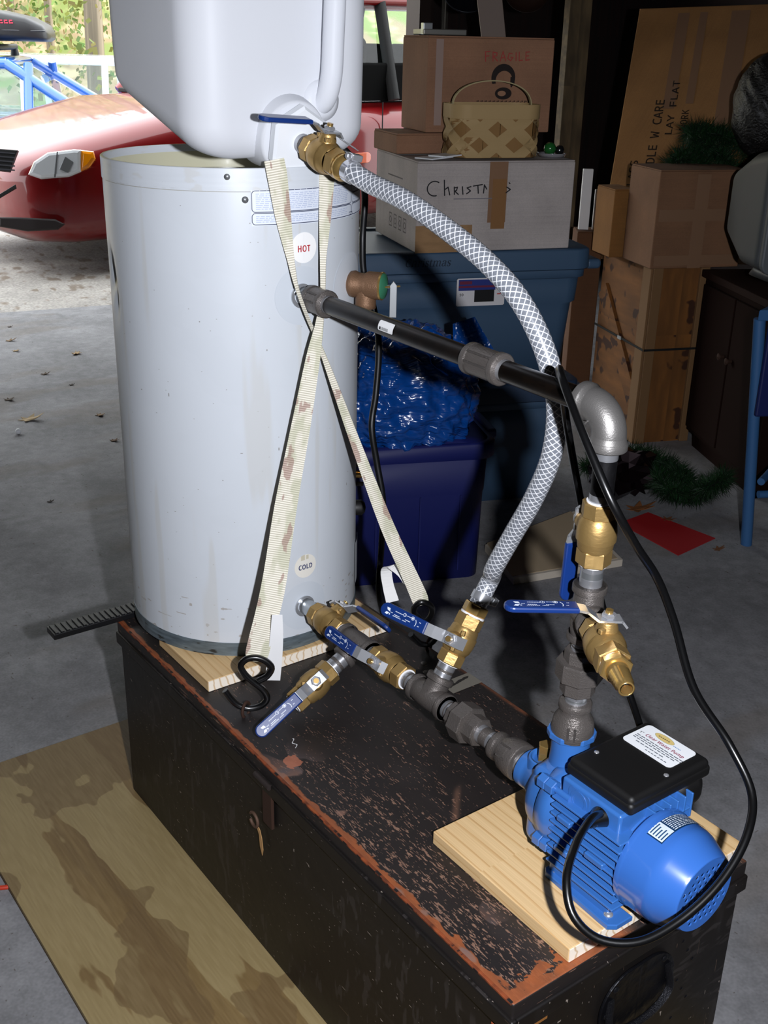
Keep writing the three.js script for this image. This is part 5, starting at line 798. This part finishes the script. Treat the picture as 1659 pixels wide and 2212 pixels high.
// --- cartons on the crate and cabinet
{
  const lean = (label, q, depth, mat, th, extras) => { const p = q.map(([a, b, d]) => atD(a, b, d ?? depth)); const ua = p[1].clone().sub(p[0]).normalize(); let ub = p[3].clone().sub(p[0]); const nn = V(0, 0, 0).crossVectors(ua, ub).normalize(); ub = V(0, 0, 0).crossVectors(nn, ua).normalize(); const out = p.map((v) => { const d = v.clone().sub(p[0]); return [d.dot(ua), d.dot(ub)]; }); return { p, ua, ub, nn, out }; };
  // big flat carton leaning back against the wall
  const t = thing('flat_carton', 'big flat glass carton leaning upright behind the smaller boxes', 'box');
  const { p, ua, ub, nn, out } = lean('', [[1292, 545, 4.32], [1700, 560, 4.05], [1750, 5, 4.2], [1382, 18, 4.45]], 0);
  const sg = FWD.dot(nn) < 0 ? -1 : 1; // thickness away from the chest
  obj('face', planUV(plate(p[0].clone().addScaledVector(nn, sg > 0 ? 0 : -0.07), ua, ub, out, 0.07, 0.004), 0.5), cardM(0xa87a48), t);
  const nf = nn.clone().multiplyScalar(-sg), ax = (a, b, lift = 0.003) => p[0].clone().addScaledVector(ua, a).addScaledVector(ub, b).addScaledVector(nf, lift);
  const right = ua.dot(RIGHT) > 0 ? ua : ua.clone().negate();
  const put = (txt, px, py, w, h, d) => { const c = atD(px, py, d); const dd = (c.clone().sub(p[0])).dot(nn); c.addScaledVector(nn, -dd).addScaledVector(nf, 0.005); const g = new THREE.PlaneGeometry(w, h).rotateZ(Math.PI / 2); const upv = V(0, 0, 0).crossVectors(nf, right); g.applyMatrix4(new THREE.Matrix4().makeBasis(right, upv, nf)); obj('lettering', g.translate(c.x, c.y, c.z), words(txt.length * 62, 96, fitText(txt, 'bold 96px monospace', 'rgba(20,12,8,0.9)')), t, 'stencilled black lettering'); };
  put('GLASS', 1363, 375, 0.15, 0.04, 4.3); put('HANDLE W CARE', 1411, 300, 0.38, 0.046, 4.3); put('LAY FLAT', 1452, 228, 0.25, 0.036, 4.3); put('WORK', 1479, 262, 0.09, 0.036, 4.3);
  for (const [a, w, y0] of [[0.155, 0.045, 0.6], [0.24, 0.03, 0.62], [0.36, 0.07, 0.02]]) obj('tape_strip', plate(ax(a, y0, 0.0005), ua, ub, [[0, 0], [w, 0], [w, out[3][1] - 0.03 - y0], [0, out[3][1] - 0.03 - y0]], 0.0008).translate(...nf.clone().multiplyScalar(0.0).toArray()), tape, t, 'clear packing tape');
  seat(t);
}
const CRT = FLOOR + 0.65;
{
  const e = E1, fl = onY(1404, 582, CRT), c = fl.clone().addScaledVector(e, 0.17);
  carton('taped brown carton on the crate under the green garland', V(c.x, CRT + 0.0005, c.z), e, 0.34, 0.325, 0.22, cardM(0x8a6448), (t, F, G, y0) => { obj('tape_strip', F(-0.03, 0.02, y0, y0 + 0.315), tape, t, 'brown packing tape'); obj('tape_strip', F(-0.16, 0.16, y0 + 0.16, y0 + 0.2, 0.0016), tape, t, 'brown packing tape'); obj('tape_strip', F(-0.16, 0.16, y0 + 0.01, y0 + 0.045, 0.0016), tape, t, 'brown packing tape'); });
  const q = onY(1338, 556, CRT);
  carton('narrow orange carton standing on the crate beside the taped carton', V(q.x, CRT + 0.0005, q.z), E1, 0.085, 0.235, 0.15, cardOrange, null);
}
// green tinsel garlands
const tins = []; { const g = new THREE.ConeGeometry(0.0012, 0.05, 3).translate(0, 0.025, 0); tins.push(g); }
function garland(label, pts, rad, n, parent) {
  const c = new THREE.CatmullRomCurve3(pts.map(A3)), t = thing('garland', label, 'garland'); obj('wire', new THREE.TubeGeometry(c, 40, 0.006, 6), std(0x0c1a0c, 0.8), t);
  const im = new THREE.InstancedMesh(prep(tins[0]), std(0x0f2a12, 0.6), n); im.name = 'needles'; im.userData.kind = 'stuff'; im.castShadow = im.receiveShadow = true; const m = new THREE.Matrix4(), q = new THREE.Quaternion(), up = V(0, 1, 0), col = new THREE.Color();
  for (let i = 0; i < n; i++) { const f = rnd(), p = c.getPoint(f), d = V(rr(-1, 1), rr(-1, 1), rr(-1, 1)).normalize(), s = rad / 0.05 * rr(0.5, 1.1); q.setFromUnitVectors(up, d); m.compose(p.addScaledVector(d, 0.004), q, V(1.6, s, 1.6)); im.setMatrixAt(i, m); im.setColorAt(i, col.setRGB(rr(0.4, 1.3), rr(0.6, 1.8), rr(0.4, 1.2))); }
  t.add(im); return t;
}
garland('green tinsel garland heaped on the taped carton', [[1440, 380], [1470, 340], [1520, 365], [1500, 300], [1560, 340], [1590, 375], [1640, 350], [1600, 310], [1545, 290], [1485, 285]].map(([a, b]) => atD(a, b, 3.95)), 0.07, 5200);
garland('green tinsel garland lying on the floor by the crate', [[1260, 1010, 3.75], [1330, 985, 3.75], [1390, 985, 3.8], [1450, 1010, 3.75], [1480, 1045, 3.62], [1420, 1030, 3.6], [1450, 1060, 3.55], [1500, 1065, 3.55], [1535, 1050, 3.5], [1570, 1030, 3.5]].map((q) => atD(...q)), 0.06, 6000);
{ // dark foil wrap among the garland
  const t = thing('foil_wrap', 'crumpled dark foil wrapping beside the floor garland', 'foil'); const g = new THREE.IcosahedronGeometry(0.09, 3), p = g.attributes.position; for (let i = 0; i < p.count; i++) { const v = V(p.getX(i), p.getY(i), p.getZ(i)), k = 0.65 + 0.7 * hsh(Math.round(v.x * 55) + 90, Math.round(v.y * 55 + v.z * 77) + 90); p.setXYZ(i, v.x * k * 1.2, v.y * k * 0.8, v.z * k); } const f = g.toNonIndexed ? g : g; f.computeVertexNormals(); const c = onY(1350, 1075, FLOOR).addScaledVector(FWD, 0.05); obj('foil', f.translate(c.x, FLOOR + 0.075, c.z), std(0x2a2023, 0.22, 0.8, { flatShading: true }), t); seat(t);
}
{ // dark shiny round bag at the right
  const c = atD(1655, 232, 3.85), t = thing('dark_bundle', 'dark shiny round bundle leaning at the flat carton', 'bundle'), g = new THREE.SphereGeometry(0.115, 60, 44), p = g.attributes.position; for (let i = 0; i < p.count; i++) { const v = V(p.getX(i), p.getY(i), p.getZ(i)); const k = 1 + 0.05 * (fbm(v.x * 60 + 9, v.y * 60 + v.z * 40, 2) - 0.5) * 2; p.setXYZ(i, v.x * k * 0.95, v.y * k * 1.5, v.z * k); } g.computeVertexNormals(); obj('bundle', g.translate(c.x, c.y, c.z), phy(0x0b0806, 0.55, { bumpMap: castBump, bumpScale: 0.004, clearcoat: 0.15, clearcoatRoughness: 0.3 }), t); seat(t);
}
const STL = atD(1600, 612, 3.32).y;
{ // blue stool, mostly out of frame, with an old monitor on it
  const f = onY(1612, 1176, FLOOR), e = un2(0.88, 0.47), t = thing('blue_stool', 'tall blue painted stool with a navy cushion carrying the monitor', 'stool'), m = phy(0x35608f, 0.45), md = phy(0x101c52, 0.5), K = local([f.x, 0, f.z], e);
  const tp = onPl(1648, 645, [f.x, 0, f.z], [-e.z, 0, e.x]); const a1 = tp.clone().sub(f).dot(e);
  const leg = (a, b, sx, sz) => rod(K(a, FLOOR, b), K(a + sx, STL - 0.03, b + sz), 0.0165, 14);
  obj('leg', leg(0, 0, a1, 0), m, t); obj('leg', leg(0.4, 0, -a1, 0), m, t); obj('leg', leg(0.22, -0.26, a1, 0.02), m, t); obj('leg', leg(0.4, -0.26, -a1, 0.02), m, t);
  obj('rung', rod(K(0.012, FLOOR + 0.16, 0), K(0.39, FLOOR + 0.16, 0), 0.011), m, t); obj('rung', rod(K(0.014, FLOOR + 0.2, 0), K(0.23, FLOOR + 0.2, -0.25), 0.011), m, t);
  obj('seat_board', orient(plate([0, STL - 0.03, 0], [1, 0, 0], [0, 0, -1], [[a1 - 0.02, -0.03], [0.44, -0.03], [0.44, 0.27], [0.2, 0.27]], 0.03, 0.004), [f.x, 0, f.z], e), m, t);
  obj('denim_drape', orient(bx(a1 + 0.012, 0.36, STL - 0.3, STL - 0.02, 0.024, 0.04, 0.006), [f.x, 0, f.z], e), md, t, 'navy cloth over the front');
  seat(t);
  const o = atD(1738, 500, 3.36).setY(STL), c = thing('crt_monitor', 'old grey computer monitor standing on the blue stool', 'monitor'), me = un2(0.9, 0.43); const G = (g) => orient(g, [o.x, STL, o.z], me), RR = (w, h, z, dy) => rrect(w, h, 0.04).map(([a, b]) => V(a, b + dy, z));
  obj('case', G(loft([RR(0.37, 0.34, 0.1, 0.21), RR(0.38, 0.35, 0.06, 0.21), RR(0.36, 0.33, -0.05, 0.2), RR(0.24, 0.22, -0.26, 0.19)])), phy(0x46494b, 0.55), c);
  const bz = obj('bezel', G(plate([0, 0.21, 0.098], [1, 0, 0], [0, 1, 0], rrect(0.385, 0.355, 0.035), 0.022, 0.006)), phy(0x5c6062, 0.5), c); obj('screen', G(plate([0, 0.22, 0.119], [1, 0, 0], [0, 1, 0], rrect(0.3, 0.25, 0.02), 0.003)), phy(0x1a1512, 0.12, { clearcoat: 1 }), bz); obj('pedestal', G(loft([ring(0.26, 0.24, 0.08, 0.001), ring(0.24, 0.22, 0.08, 0.025), ring(0.16, 0.15, 0.06, 0.05)])), phy(0x4a4d50, 0.5), c); seat(c);
}
// --- leaves and litter
function leaf(px, py, s, turn, label, hex, y = FLOOR) {
  const p = onY(px, py, y + 0.004), out = []; for (let i = 0; i < 22; i++) { const a = i / 22 * Math.PI * 2, r = s * (i % 4 === 0 ? 1 : i % 4 === 2 ? 0.42 : 0.62) * (1 + 0.25 * Math.cos(a)); out.push([r * Math.cos(a), r * 0.72 * Math.sin(a)]); }
  const g = prep(plate([0, 0, 0], [Math.cos(turn), 0, Math.sin(turn)], [Math.sin(turn), 0, -Math.cos(turn)], out, 0.0012)), q = g.attributes.position; for (let i = 0; i < q.count; i++) q.setY(i, q.getY(i) + 0.25 * Math.hypot(q.getX(i), q.getZ(i)) ** 2 / s + 0.1 * q.getX(i)); g.computeVertexNormals(); g.computeBoundingBox(); g.translate(p.x, y + 0.0005 - g.boundingBox.min.y, p.z);
  return seat(tag(obj('dry_leaf', g, std(hex, 0.85)), label, 'leaf', 'dry leaves blown onto the floor'));
}
leaf(60, 905, 0.05, 0.4, 'largest pale curled oak leaf on the floor left of the tank', 0xb79f78);
for (const [a, b, s, t, h, l] of [[18, 862, 0.028, 1.0, 0x4a3a28, 'dark brown curled leaf just behind the largest leaf'], [95, 807, 0.022, 0.3, 0x55422e, 'dark brown leaf alone on the open floor towards the doorway'], [165, 762, 0.035, 2.0, 0xa88c62, 'pale tan leaf on the floor towards the doorway'], [20, 735, 0.028, 0.2, 0x7a6244, 'mid brown leaf near the door threshold'], [33, 757, 0.022, 0.8, 0x9a8258, 'yellowish leaf beside the mid brown leaf near the threshold'], [153, 830, 0.014, 0.5, 0x3a2c20, 'tiny blackish leaf fragment on the open floor'], [215, 895, 0.025, 1.5, 0x8a6e4a, 'tan leaf on the floor close to the tank'], [107, 1082, 0.012, 0.2, 0x2c2018, 'tiny black leaf scrap above the ribbed strip'], [245, 950, 0.02, 0.9, 0x6a4e34, 'brown leaf half hidden at the edge of the tank'], [20, 705, 0.014, 0.4, 0x4a3a2a, 'tiny brown leaf right at the door threshold'], [1375, 1098, 0.05, 0.5, 0x7a4a22, 'large rust brown leaf between the foil and the red sheet'], [1440, 1120, 0.025, 1.2, 0x6a4022, 'rust brown leaf between the garland and the red sheet'], [1550, 1185, 0.02, 0.2, 0x6a4426, 'small rust brown leaf by the corner of the red sheet']]) leaf(a, b, s, t, l, h);
{ const p = onY(40, 938, FLOOR), m = tag(obj('white_ball', new THREE.SphereGeometry(0.011, 20, 14).translate(p.x, FLOOR + 0.011, p.z), M.white), 'small white ball on the floor by the largest leaf', 'ball'); seat(m); }
{ const m = tag(obj('extension_cord', tube([onY(-140, 1950, FLOOR + 0.005), onY(-40, 1922, FLOOR + 0.005), onY(30, 1913, FLOOR + 0.005), V(-0.46, FLOOR + 0.0045, 0.02), V(-0.4, FLOOR + 0.0045, -0.12), V(-0.33, FLOOR + 0.0045, -0.29), onY(95, 1622, FLOOR + 0.0045).lerp(V(-0.33, FLOOR + 0.0045, -0.3), 0.4), onY(135, 1608, FLOOR + 0.0045), V(-0.24, FLOOR + 0.0045, -0.31), V(-0.15, FLOOR + 0.0045, -0.26)], 0.0042, 10, 120), phy(0xc23a22, 0.45)), 'orange-red extension cord running under the plywood', 'cord'); seat(m); }
// ---------------------------------------------------------------- outside: cars on the driveway, bank and trees
const glassPane = phy(0xe8f2f4, 0.02, { transmission: 1, thickness: 0, ior: 1.4 }), tyre = std(0x0c0c0d, 0.85), lampLens = phy(0xeef2f6, 0.08, { transmission: 0.75, thickness: 0 });
function carFrame(o, h) { const f = A3(h).normalize(), l = V(f.z, 0, -f.x); return { f, l, P: (x, y, z) => A3(o).addScaledVector(f, -x).addScaledVector(l, z).add(V(0, y, 0)) }; }   // x back from the nose, z to the car's left
function shellRing(P, x, y0, y1, w, n = 40, pw = 4) { const r = []; for (let i = 0; i < n; i++) { const a = i / n * Math.PI * 2, c = Math.cos(a), s = Math.sin(a); r.push(P(x, (y0 + y1) / 2 + (y1 - y0) / 2 * Math.sign(s) * Math.abs(s) ** (2 / pw), w * Math.sign(c) * Math.abs(c) ** (2 / pw))); } return r; }
function wheel(t, F, x, z, r = 0.31) { const c = F.P(x, r, z), ax = F.l.clone().multiplyScalar(Math.sign(z)); const w = obj('wheel', lathe(c, ax, [[-0.2, 0.1], [-0.2, r - 0.02], [-0.18, r], [-0.02, r], [0, r - 0.02], [0, r * 0.66]], 36), tyre, t); obj('rim', lathe(c, ax, [[-0.03, r * 0.66], [-0.02, r * 0.6], [-0.05, r * 0.2], [-0.03, 0]], 24), M.zinc, w); }
function car(label, o, h, spec, mat) {
  const F = carFrame(o, h), t = thing(spec.name, label, 'car'); const S = spec;
  obj('body_shell', loft(S.body.map(([x, a, b, w]) => shellRing(F.P, x, a, b, w, 44, 5))), mat, t);
  // roof, pillars and panes
  const G = S.cabin, side = (i, z) => F.P(G[i][0], G[i][1], G[i][2] * z); // [x, y, halfwidth]: windscreen foot, roof front, roof rear, rear foot
  const roof = obj('roof', loft([[-1, 0.0], [-0.95, 0.035], [0.95, 0.035], [1, 0.0], [0.95, -0.02], [-0.95, -0.02]].map(() => 0).length ? [0, 1].map((k) => [[-1, 0], [-0.9, 0.04], [0, 0.06], [0.9, 0.04], [1, 0], [0.9, -0.02], [-0.9, -0.02]].map(([z, dy]) => F.P(G[1 + k][0], G[1 + k][1] + dy, G[1 + k][2] * z))) : []), mat, t);
  const bar = (a, b, w = 0.05) => rod(a, b, w, 6);
  for (const z of [-1, 1]) { obj('roof_rail', bar(side(1, z), side(2, z), 0.05), mat, t); obj('pillar', bar(side(0, z), side(1, z), 0.05), mat, t); obj('pillar', bar(side(2, z), side(3, z), 0.05), mat, t); for (const q of S.mid) obj('pillar', bar(F.P(q, S.belt, S.beltW * z), F.P(q, G[1][1], G[1][2] * z), 0.045), S.pillarM ?? mat, t);
    const c = [side(0, z), side(1, z), side(2, z), side(3, z)]; const g = new THREE.BufferGeometry().setFromPoints([c[0], c[1], c[2], c[0], c[2], c[3]]); g.computeVertexNormals(); obj('side_glass', g, S.glass ?? glassPane, t); }
  for (const [a, b] of [[0, 1], [3, 2]]) { const c = [side(a, -1), side(a, 1), side(b, 1), side(b, -1)]; const g = new THREE.BufferGeometry().setFromPoints([c[0], c[1], c[2], c[0], c[2], c[3]]); g.computeVertexNormals(); obj('windscreen', g, S.glass ?? glassPane, t); }
  for (const [x, y, z, sx, sy, sz] of S.seats ?? []) obj('seat', box(0, 0, 0, sx, sy, sz, 0.06).applyMatrix4(new THREE.Matrix4().makeBasis(F.f.clone().negate(), V(0, 1, 0), F.l)).translate(...F.P(x, y, z).toArray()), S.trim ?? M.dark, t);
  for (const [x, z] of S.wheels) wheel(t, F, x, z);
  return { t, F };
}
const redM = phy(0x74070b, 0.36, { clearcoat: 0.75, clearcoatRoughness: 0.06, metalness: 0.1, specularIntensity: 0.5 });
{
  const GY = FLOOR - 0.012, h = V(-0.9976, 0, 0.07);
  const { t, F } = car('dark red minivan parked across the driveway outside the garage', V(1.31, GY, -5.76), h, {
    name: 'red_minivan', body: [[-0.02, 0.36, 0.6, 0.5], [0.03, 0.24, 0.68, 0.68], [0.12, 0.19, 0.73, 0.8], [0.3, 0.17, 0.8, 0.87], [0.7, 0.17, 0.9, 0.92], [1.05, 0.17, 0.98, 0.94], [1.6, 0.17, 1.0, 0.95], [3.0, 0.17, 1.0, 0.95], [4.5, 0.18, 1.0, 0.94], [4.72, 0.26, 0.97, 0.9], [4.78, 0.4, 0.9, 0.84]],
    cabin: [[1.5, 0.98, 0.86], [2.3, 1.63, 0.72], [4.4, 1.66, 0.72], [4.72, 0.98, 0.86]], belt: 0.99, beltW: 0.9, mid: [2.7, 3.7], pillarM: M.dark, trim: phy(0x030303, 0.9, { specularIntensity: 0.2 }), wheels: [[0.95, 0.86], [0.95, -0.86], [3.9, 0.86], [3.9, -0.86]],
    seats: [[2.6, 1.15, 0.4, 0.16, 0.5, 0.5], [2.6, 1.15, -0.4, 0.16, 0.5, 0.5], [3.1, 1.1, 0, 0.2, 0.5, 1.3], [4.0, 1.1, 0, 0.2, 0.5, 1.3], [3.0, 1.1, 0.84, 2.4, 0.26, 0.04], [3.0, 1.1, -0.84, 2.4, 0.26, 0.04]] }, redM);
  // headlamp, indicator, grille and bumper pieces on the corner that faces the garage
  scene.updateMatrixWorld(true); redM.side = THREE.DoubleSide; const hit = new THREE.Raycaster(EYE, PXRAY(135, 358).normalize()).intersectObject(t.children.find((k) => k.name === 'body_shell'))[0]; const hp = hit.point.clone(), hn = V(-0.4, 0.2, 0.89).normalize(), hu = V(0, 0, 0).crossVectors(V(0, 1, 0), hn).normalize(), hv = V(0, 0, 0).crossVectors(hn, hu);
  const pix = (list, lift = 0) => list.map(([a, b]) => { const p = onPl(a, b, hp, hn).sub(hp); return [p.dot(hu), p.dot(hv)]; });
  const lamp = obj('headlamp', plate(hp.clone().addScaledVector(hn, -0.06), hu, hv, pix([[62, 378], [74, 351], [104, 331], [160, 324], [176, 325], [176, 372], [150, 383], [90, 388]]), 0.11, 0.02), phy(0xe4e8ec, 0.15, { metalness: 0.35, clearcoat: 1 }), t, 'clear faceted headlamp');
  obj('lens_rib', [plate(hp.clone().addScaledVector(hn, 0.051), hu, hv, pix([[118, 385], [124, 330], [127, 330], [122, 385]]), 0.002), plate(hp.clone().addScaledVector(hn, 0.051), hu, hv, pix([[130, 368], [142, 340], [160, 352], [148, 376]]), 0.003, 0.001)], M.zinc, lamp);
  obj('indicator', plate(hp.clone().addScaledVector(hn, -0.1), hu, hv, pix([[174, 325], [203, 328], [207, 344], [194, 362], [174, 372]]), 0.14, 0.02), phy(0xe88a08, 0.15, { clearcoat: 1 }), t, 'amber corner indicator');
  obj('bumper_intake', plate(hp.clone().addScaledVector(hn, -0.03), hu, hv, pix([[0, 470], [40, 470], [120, 474], [140, 484], [125, 496], [60, 500], [0, 490]]), 0.07, 0.01), std(0x150808, 0.6), t);
  obj('grille', plate(hp.clone().addScaledVector(hn, -0.03), hu, hv, pix([[-60, 318], [40, 326], [22, 372], [-60, 362]]), 0.07, 0.006), std(0x0a0a0c, 0.6), t); for (let i = 0; i < 5; i++) obj('grille_bar', plate(hp.clone().addScaledVector(hn, 0.04), hu, hv, pix([[-60, 324 + i * 9], [34, 332 + i * 9], [34, 335 + i * 9], [-60, 327 + i * 9]]), 0.004), std(0x3a3a40, 0.4), t);
  obj('licence_bracket', plate(hp.clone().addScaledVector(hn, 0.02), hu, hv, pix([[-30, 440], [35, 400], [37, 408], [0, 430], [-30, 458]]), 0.03, 0.003), std(0x0c0c0c, 0.5), t);
  obj('side_marker', plate(F.P(2.3, 0.62, 0.948), F.f.clone().negate(), V(0, 1, 0), rrect(0.3, 0.07, 0.03), 0.012, 0.003).translate(0, 0, 0), phy(0xd8581c, 0.2, { clearcoat: 1 }), t, 'orange side marker');
  obj('door_seam', [plate(F.P(2.55, 0.24, 0.951), F.f.clone().negate(), V(0, 1, 0), [[0, 0], [0.008, 0], [0.008, 0.74], [0, 0.74]], 0.004)], M.dark, t);
  obj('wiper_cowl', box(0, 0, 0, 0.1, 0.03, 1.5, 0.01).applyMatrix4(new THREE.Matrix4().makeBasis(F.f.clone().negate(), V(0, 1, 0), F.l)).translate(...F.P(1.48, 1.0, 0).toArray()), M.dark, t);
  seat(t);
}
{
  const p = atD(60, 200, 10.2), h = V(0.85, 0, 0.5).normalize(), lf = V(h.z, 0, -h.x), GY = atD(60, 130, 10.2).y - 1.4, fo = atD(205, 220, 10.2), nose = fo.clone().addScaledVector(h, 0.95).addScaledVector(lf, 0.8);
  const { t, F } = car('bright blue car with a roof box parked beyond the minivan', V(nose.x, GY, nose.z), h, { name: 'blue_car', body: [[-0.02, 0.34, 0.58, 0.5], [0.1, 0.22, 0.68, 0.72], [0.4, 0.19, 0.76, 0.82], [1.1, 0.19, 0.88, 0.86], [2, 0.19, 0.92, 0.87], [3.6, 0.19, 0.94, 0.87], [4.3, 0.22, 0.95, 0.84], [4.45, 0.34, 0.9, 0.78]], cabin: [[0.95, 0.88, 0.8], [1.75, 1.37, 0.62], [3.7, 1.38, 0.62], [4.3, 0.95, 0.8]], belt: 0.9, beltW: 0.84, mid: [1.55, 2.55, 3.4], wheels: [[0.85, 0.8], [0.85, -0.8], [3.5, 0.8], [3.5, -0.8]], seats: [[2.2, 0.95, 0.36, 0.16, 0.4, 0.42]] }, phy(0x2f66b8, 0.25, { clearcoat: 1, clearcoatRoughness: 0.05 }));
  seat(t);
  const b = thing('roof_box', 'black roof cargo box with white and red lettering on the blue car', 'cargo box'); const bm = phy(0x17171a, 0.4);
  const R = (x, y0, y1, w) => shellRing(F.P, x, y0, y1, w, 36, 5); const y = 1.555;
  obj('shell', loft([R(1.42, y + 0.02, y + 0.08, 0.2), R(1.46, y, y + 0.15, 0.3), R(1.6, y, y + 0.22, 0.36), R(1.85, y, y + 0.27, 0.38), R(3.3, y, y + 0.28, 0.38), R(3.45, y + 0.02, y + 0.22, 0.36)]), bm, b);
  const seamR = loft([R(1.44, y + 0.088, y + 0.104, 0.315), R(1.7, y + 0.088, y + 0.104, 0.375), R(3.4, y + 0.088, y + 0.104, 0.39)]); obj('lid_seam', seamR, std(0x3a3a3c, 0.5), b);
  const side = F.l.clone(); const txt = words(1024, 160, (x, w, h) => { x.fillStyle = '#f2f2f2'; x.fillRect(0, 10, 470, 120); x.fillStyle = '#111'; x.font = 'bold 110px sans-serif'; for (let i = 0; i < 5; i++) x.fillRect(30 + i * 88, 60, 56, 50); x.fillStyle = '#c0344a'; x.font = 'italic bold 108px sans-serif'; for (let i = 0; i < 6; i++) { x.fillRect(500 + i * 82, 50, 54, 22); x.fillRect(500 + i * 82, 50, 16, 66); x.fillRect(520 + i * 82, 94, 44, 20); } });
  const zs = F.l.dot(EYE.clone().sub(p)) > 0 ? 1 : -1; obj('lettering', (() => { const g = new THREE.PlaneGeometry(0.56, 0.08), rx = F.f.clone().multiplyScalar(-zs); g.applyMatrix4(new THREE.Matrix4().makeBasis(rx, V(0, 1, 0), F.l.clone().multiplyScalar(zs))); return g.translate(...F.P(1.95, y + 0.17, 0.386 * zs).toArray()); })(), txt, b, 'white and red maker lettering');
  seat(b);
  for (const [x, l] of [[1.9, 'black roof rack bar under the front of the roof box'], [3.2, 'black roof rack bar under the rear of the roof box']]) { const k = thing('roof_rack', l, 'roof rack'); obj('crossbar', rod(F.P(x, 1.5, -0.62), F.P(x, 1.5, 0.62), 0.028, 10), M.blackPlastic, k); for (const z of [-0.56, 0.56]) obj('foot', rod(F.P(x, 1.4, z), F.P(x, 1.5, z * 0.98), 0.05, 10, 0.03), M.blackPlastic, k); obj('plate', box(0, 0, 0, 0.34, 0.05, 0.02).applyMatrix4(new THREE.Matrix4().makeBasis(F.f, V(0, 1, 0), F.l)).translate(...F.P(x + 0.35, 1.51, zs * 0.37).toArray()), std(0x9aa29a, 0.5), k); seat(k); }
}
{
  const h = V(0.85, 0, 0.5).normalize(), lf = V(h.z, 0, -h.x), GY = atD(170, 128, 14).y - 1.62, fo = atD(420, 205, 14), nose = fo.clone().addScaledVector(h, 1.1).addScaledVector(lf, 0.8);
  const { t } = car('white car parked farthest out behind the blue car', V(nose.x, GY, nose.z), h, { name: 'white_car', body: [[-0.02, 0.34, 0.6, 0.55], [0.1, 0.22, 0.74, 0.76], [0.5, 0.2, 0.86, 0.86], [1.2, 0.2, 0.98, 0.9], [4.2, 0.2, 1.02, 0.9], [4.4, 0.34, 0.96, 0.82]], cabin: [[1.1, 0.98, 0.84], [1.7, 1.6, 0.68], [4.0, 1.62, 0.68], [4.3, 1.0, 0.84]], belt: 1.0, beltW: 0.86, mid: [2.2, 3.2], wheels: [[0.9, 0.82], [0.9, -0.82], [3.5, 0.82], [3.5, -0.82]], seats: [] }, phy(0xe9ecf2, 0.3, { clearcoat: 1 })); seat(t);
}
{ // leaf-strewn bank behind the cars
  const g = new THREE.PlaneGeometry(60, 14, 60, 16), p = g.attributes.position; for (let i = 0; i < p.count; i++) p.setZ(i, p.getZ(i) + 1.2 * (fbm(p.getX(i) * 0.2 + 9, p.getY(i) * 0.3, 3) - 0.5)); g.computeVertexNormals();
  g.rotateX(-Math.PI / 2 + 0.62); const c = onY(-40, 130, FLOOR - 0.5); const q = atD(300, 60, 24); g.rotateY(-Math.atan2(FWD.x, -FWD.z) + 0.25).translate(q.x, q.y + 2.2, q.z);
  struct('hillside', g, std(0xffffff, 0.95, 0, { map: (() => { const t = tex(512, 256, (u, v) => { const k = fbm(u * 30, v * 20, 4), m = fbm(u * 70 + 4, v * 60, 3); let c = mixc([150, 128, 98], [120, 132, 70], ss(0.45, 0.65, k)); return mixc(c, [196, 178, 140], ss(0.5, 0.7, m) * 0.6); }); t.repeat.set(3, 1); return t; })() }));
}
function tree(px, py, d, r, label, hgt = 7) {
  const f = atD(px, py, d), t = thing('tree', label, 'tree'), base = f.clone().setY(FLOOR - 0.6); const bark = std(0xffffff, 0.9, 0, { map: tex(128, 256, (u, v) => { const k = 120 + (fbm(u * 14, v * 4, 4) - 0.5) * 120; return [k * 1.05, k * 0.95, k * 0.8]; }) });
  obj('trunk', lathe(base, [0.02, 1, 0], [[0, r * 1.4], [0.4, r * 1.1], [hgt * 0.5, r * 0.9], [hgt, r * 0.55]], 20), bark, t);
  const pos = [], leafG = new THREE.PlaneGeometry(0.07, 0.045), n = 1800; const im = new THREE.InstancedMesh(prep(leafG), std(0x6e7440, 0.8), n); im.name = 'foliage'; im.userData.kind = 'stuff'; const m = new THREE.Matrix4(), q = new THREE.Quaternion(), e = new THREE.Euler(), col = new THREE.Color();
  for (let i = 0; i < n; i++) { e.set(rr(0, 6), rr(0, 6), rr(0, 6)); q.setFromEuler(e); const a = rr(0, 6.28), R = 1.4 * Math.sqrt(rnd()), y = rr(0.9, hgt); const p = base.clone().add(V(R * Math.cos(a), y, R * Math.sin(a))); m.compose(p, q, V(1, 1, 1).multiplyScalar(rr(0.6, 1.6))); im.setMatrixAt(i, m); im.setColorAt(i, col.setRGB(rr(0.6, 1.2), rr(0.7, 1.2), rr(0.5, 1))); } t.add(im);
  return t;
}
tree(197, 60, 17, 0.14, 'tree with a thick grey-brown trunk beyond the white car');
tree(100, 40, 20, 0.07, 'slim young leafy tree on the bank above the roof box'); tree(20, 40, 21, 0.07, 'slim young leafy tree on the bank farther from the garage');
scene.traverse((o) => { if (o.isMesh) o.castShadow = o.receiveShadow = true; });
renderer.render(scene, camera);
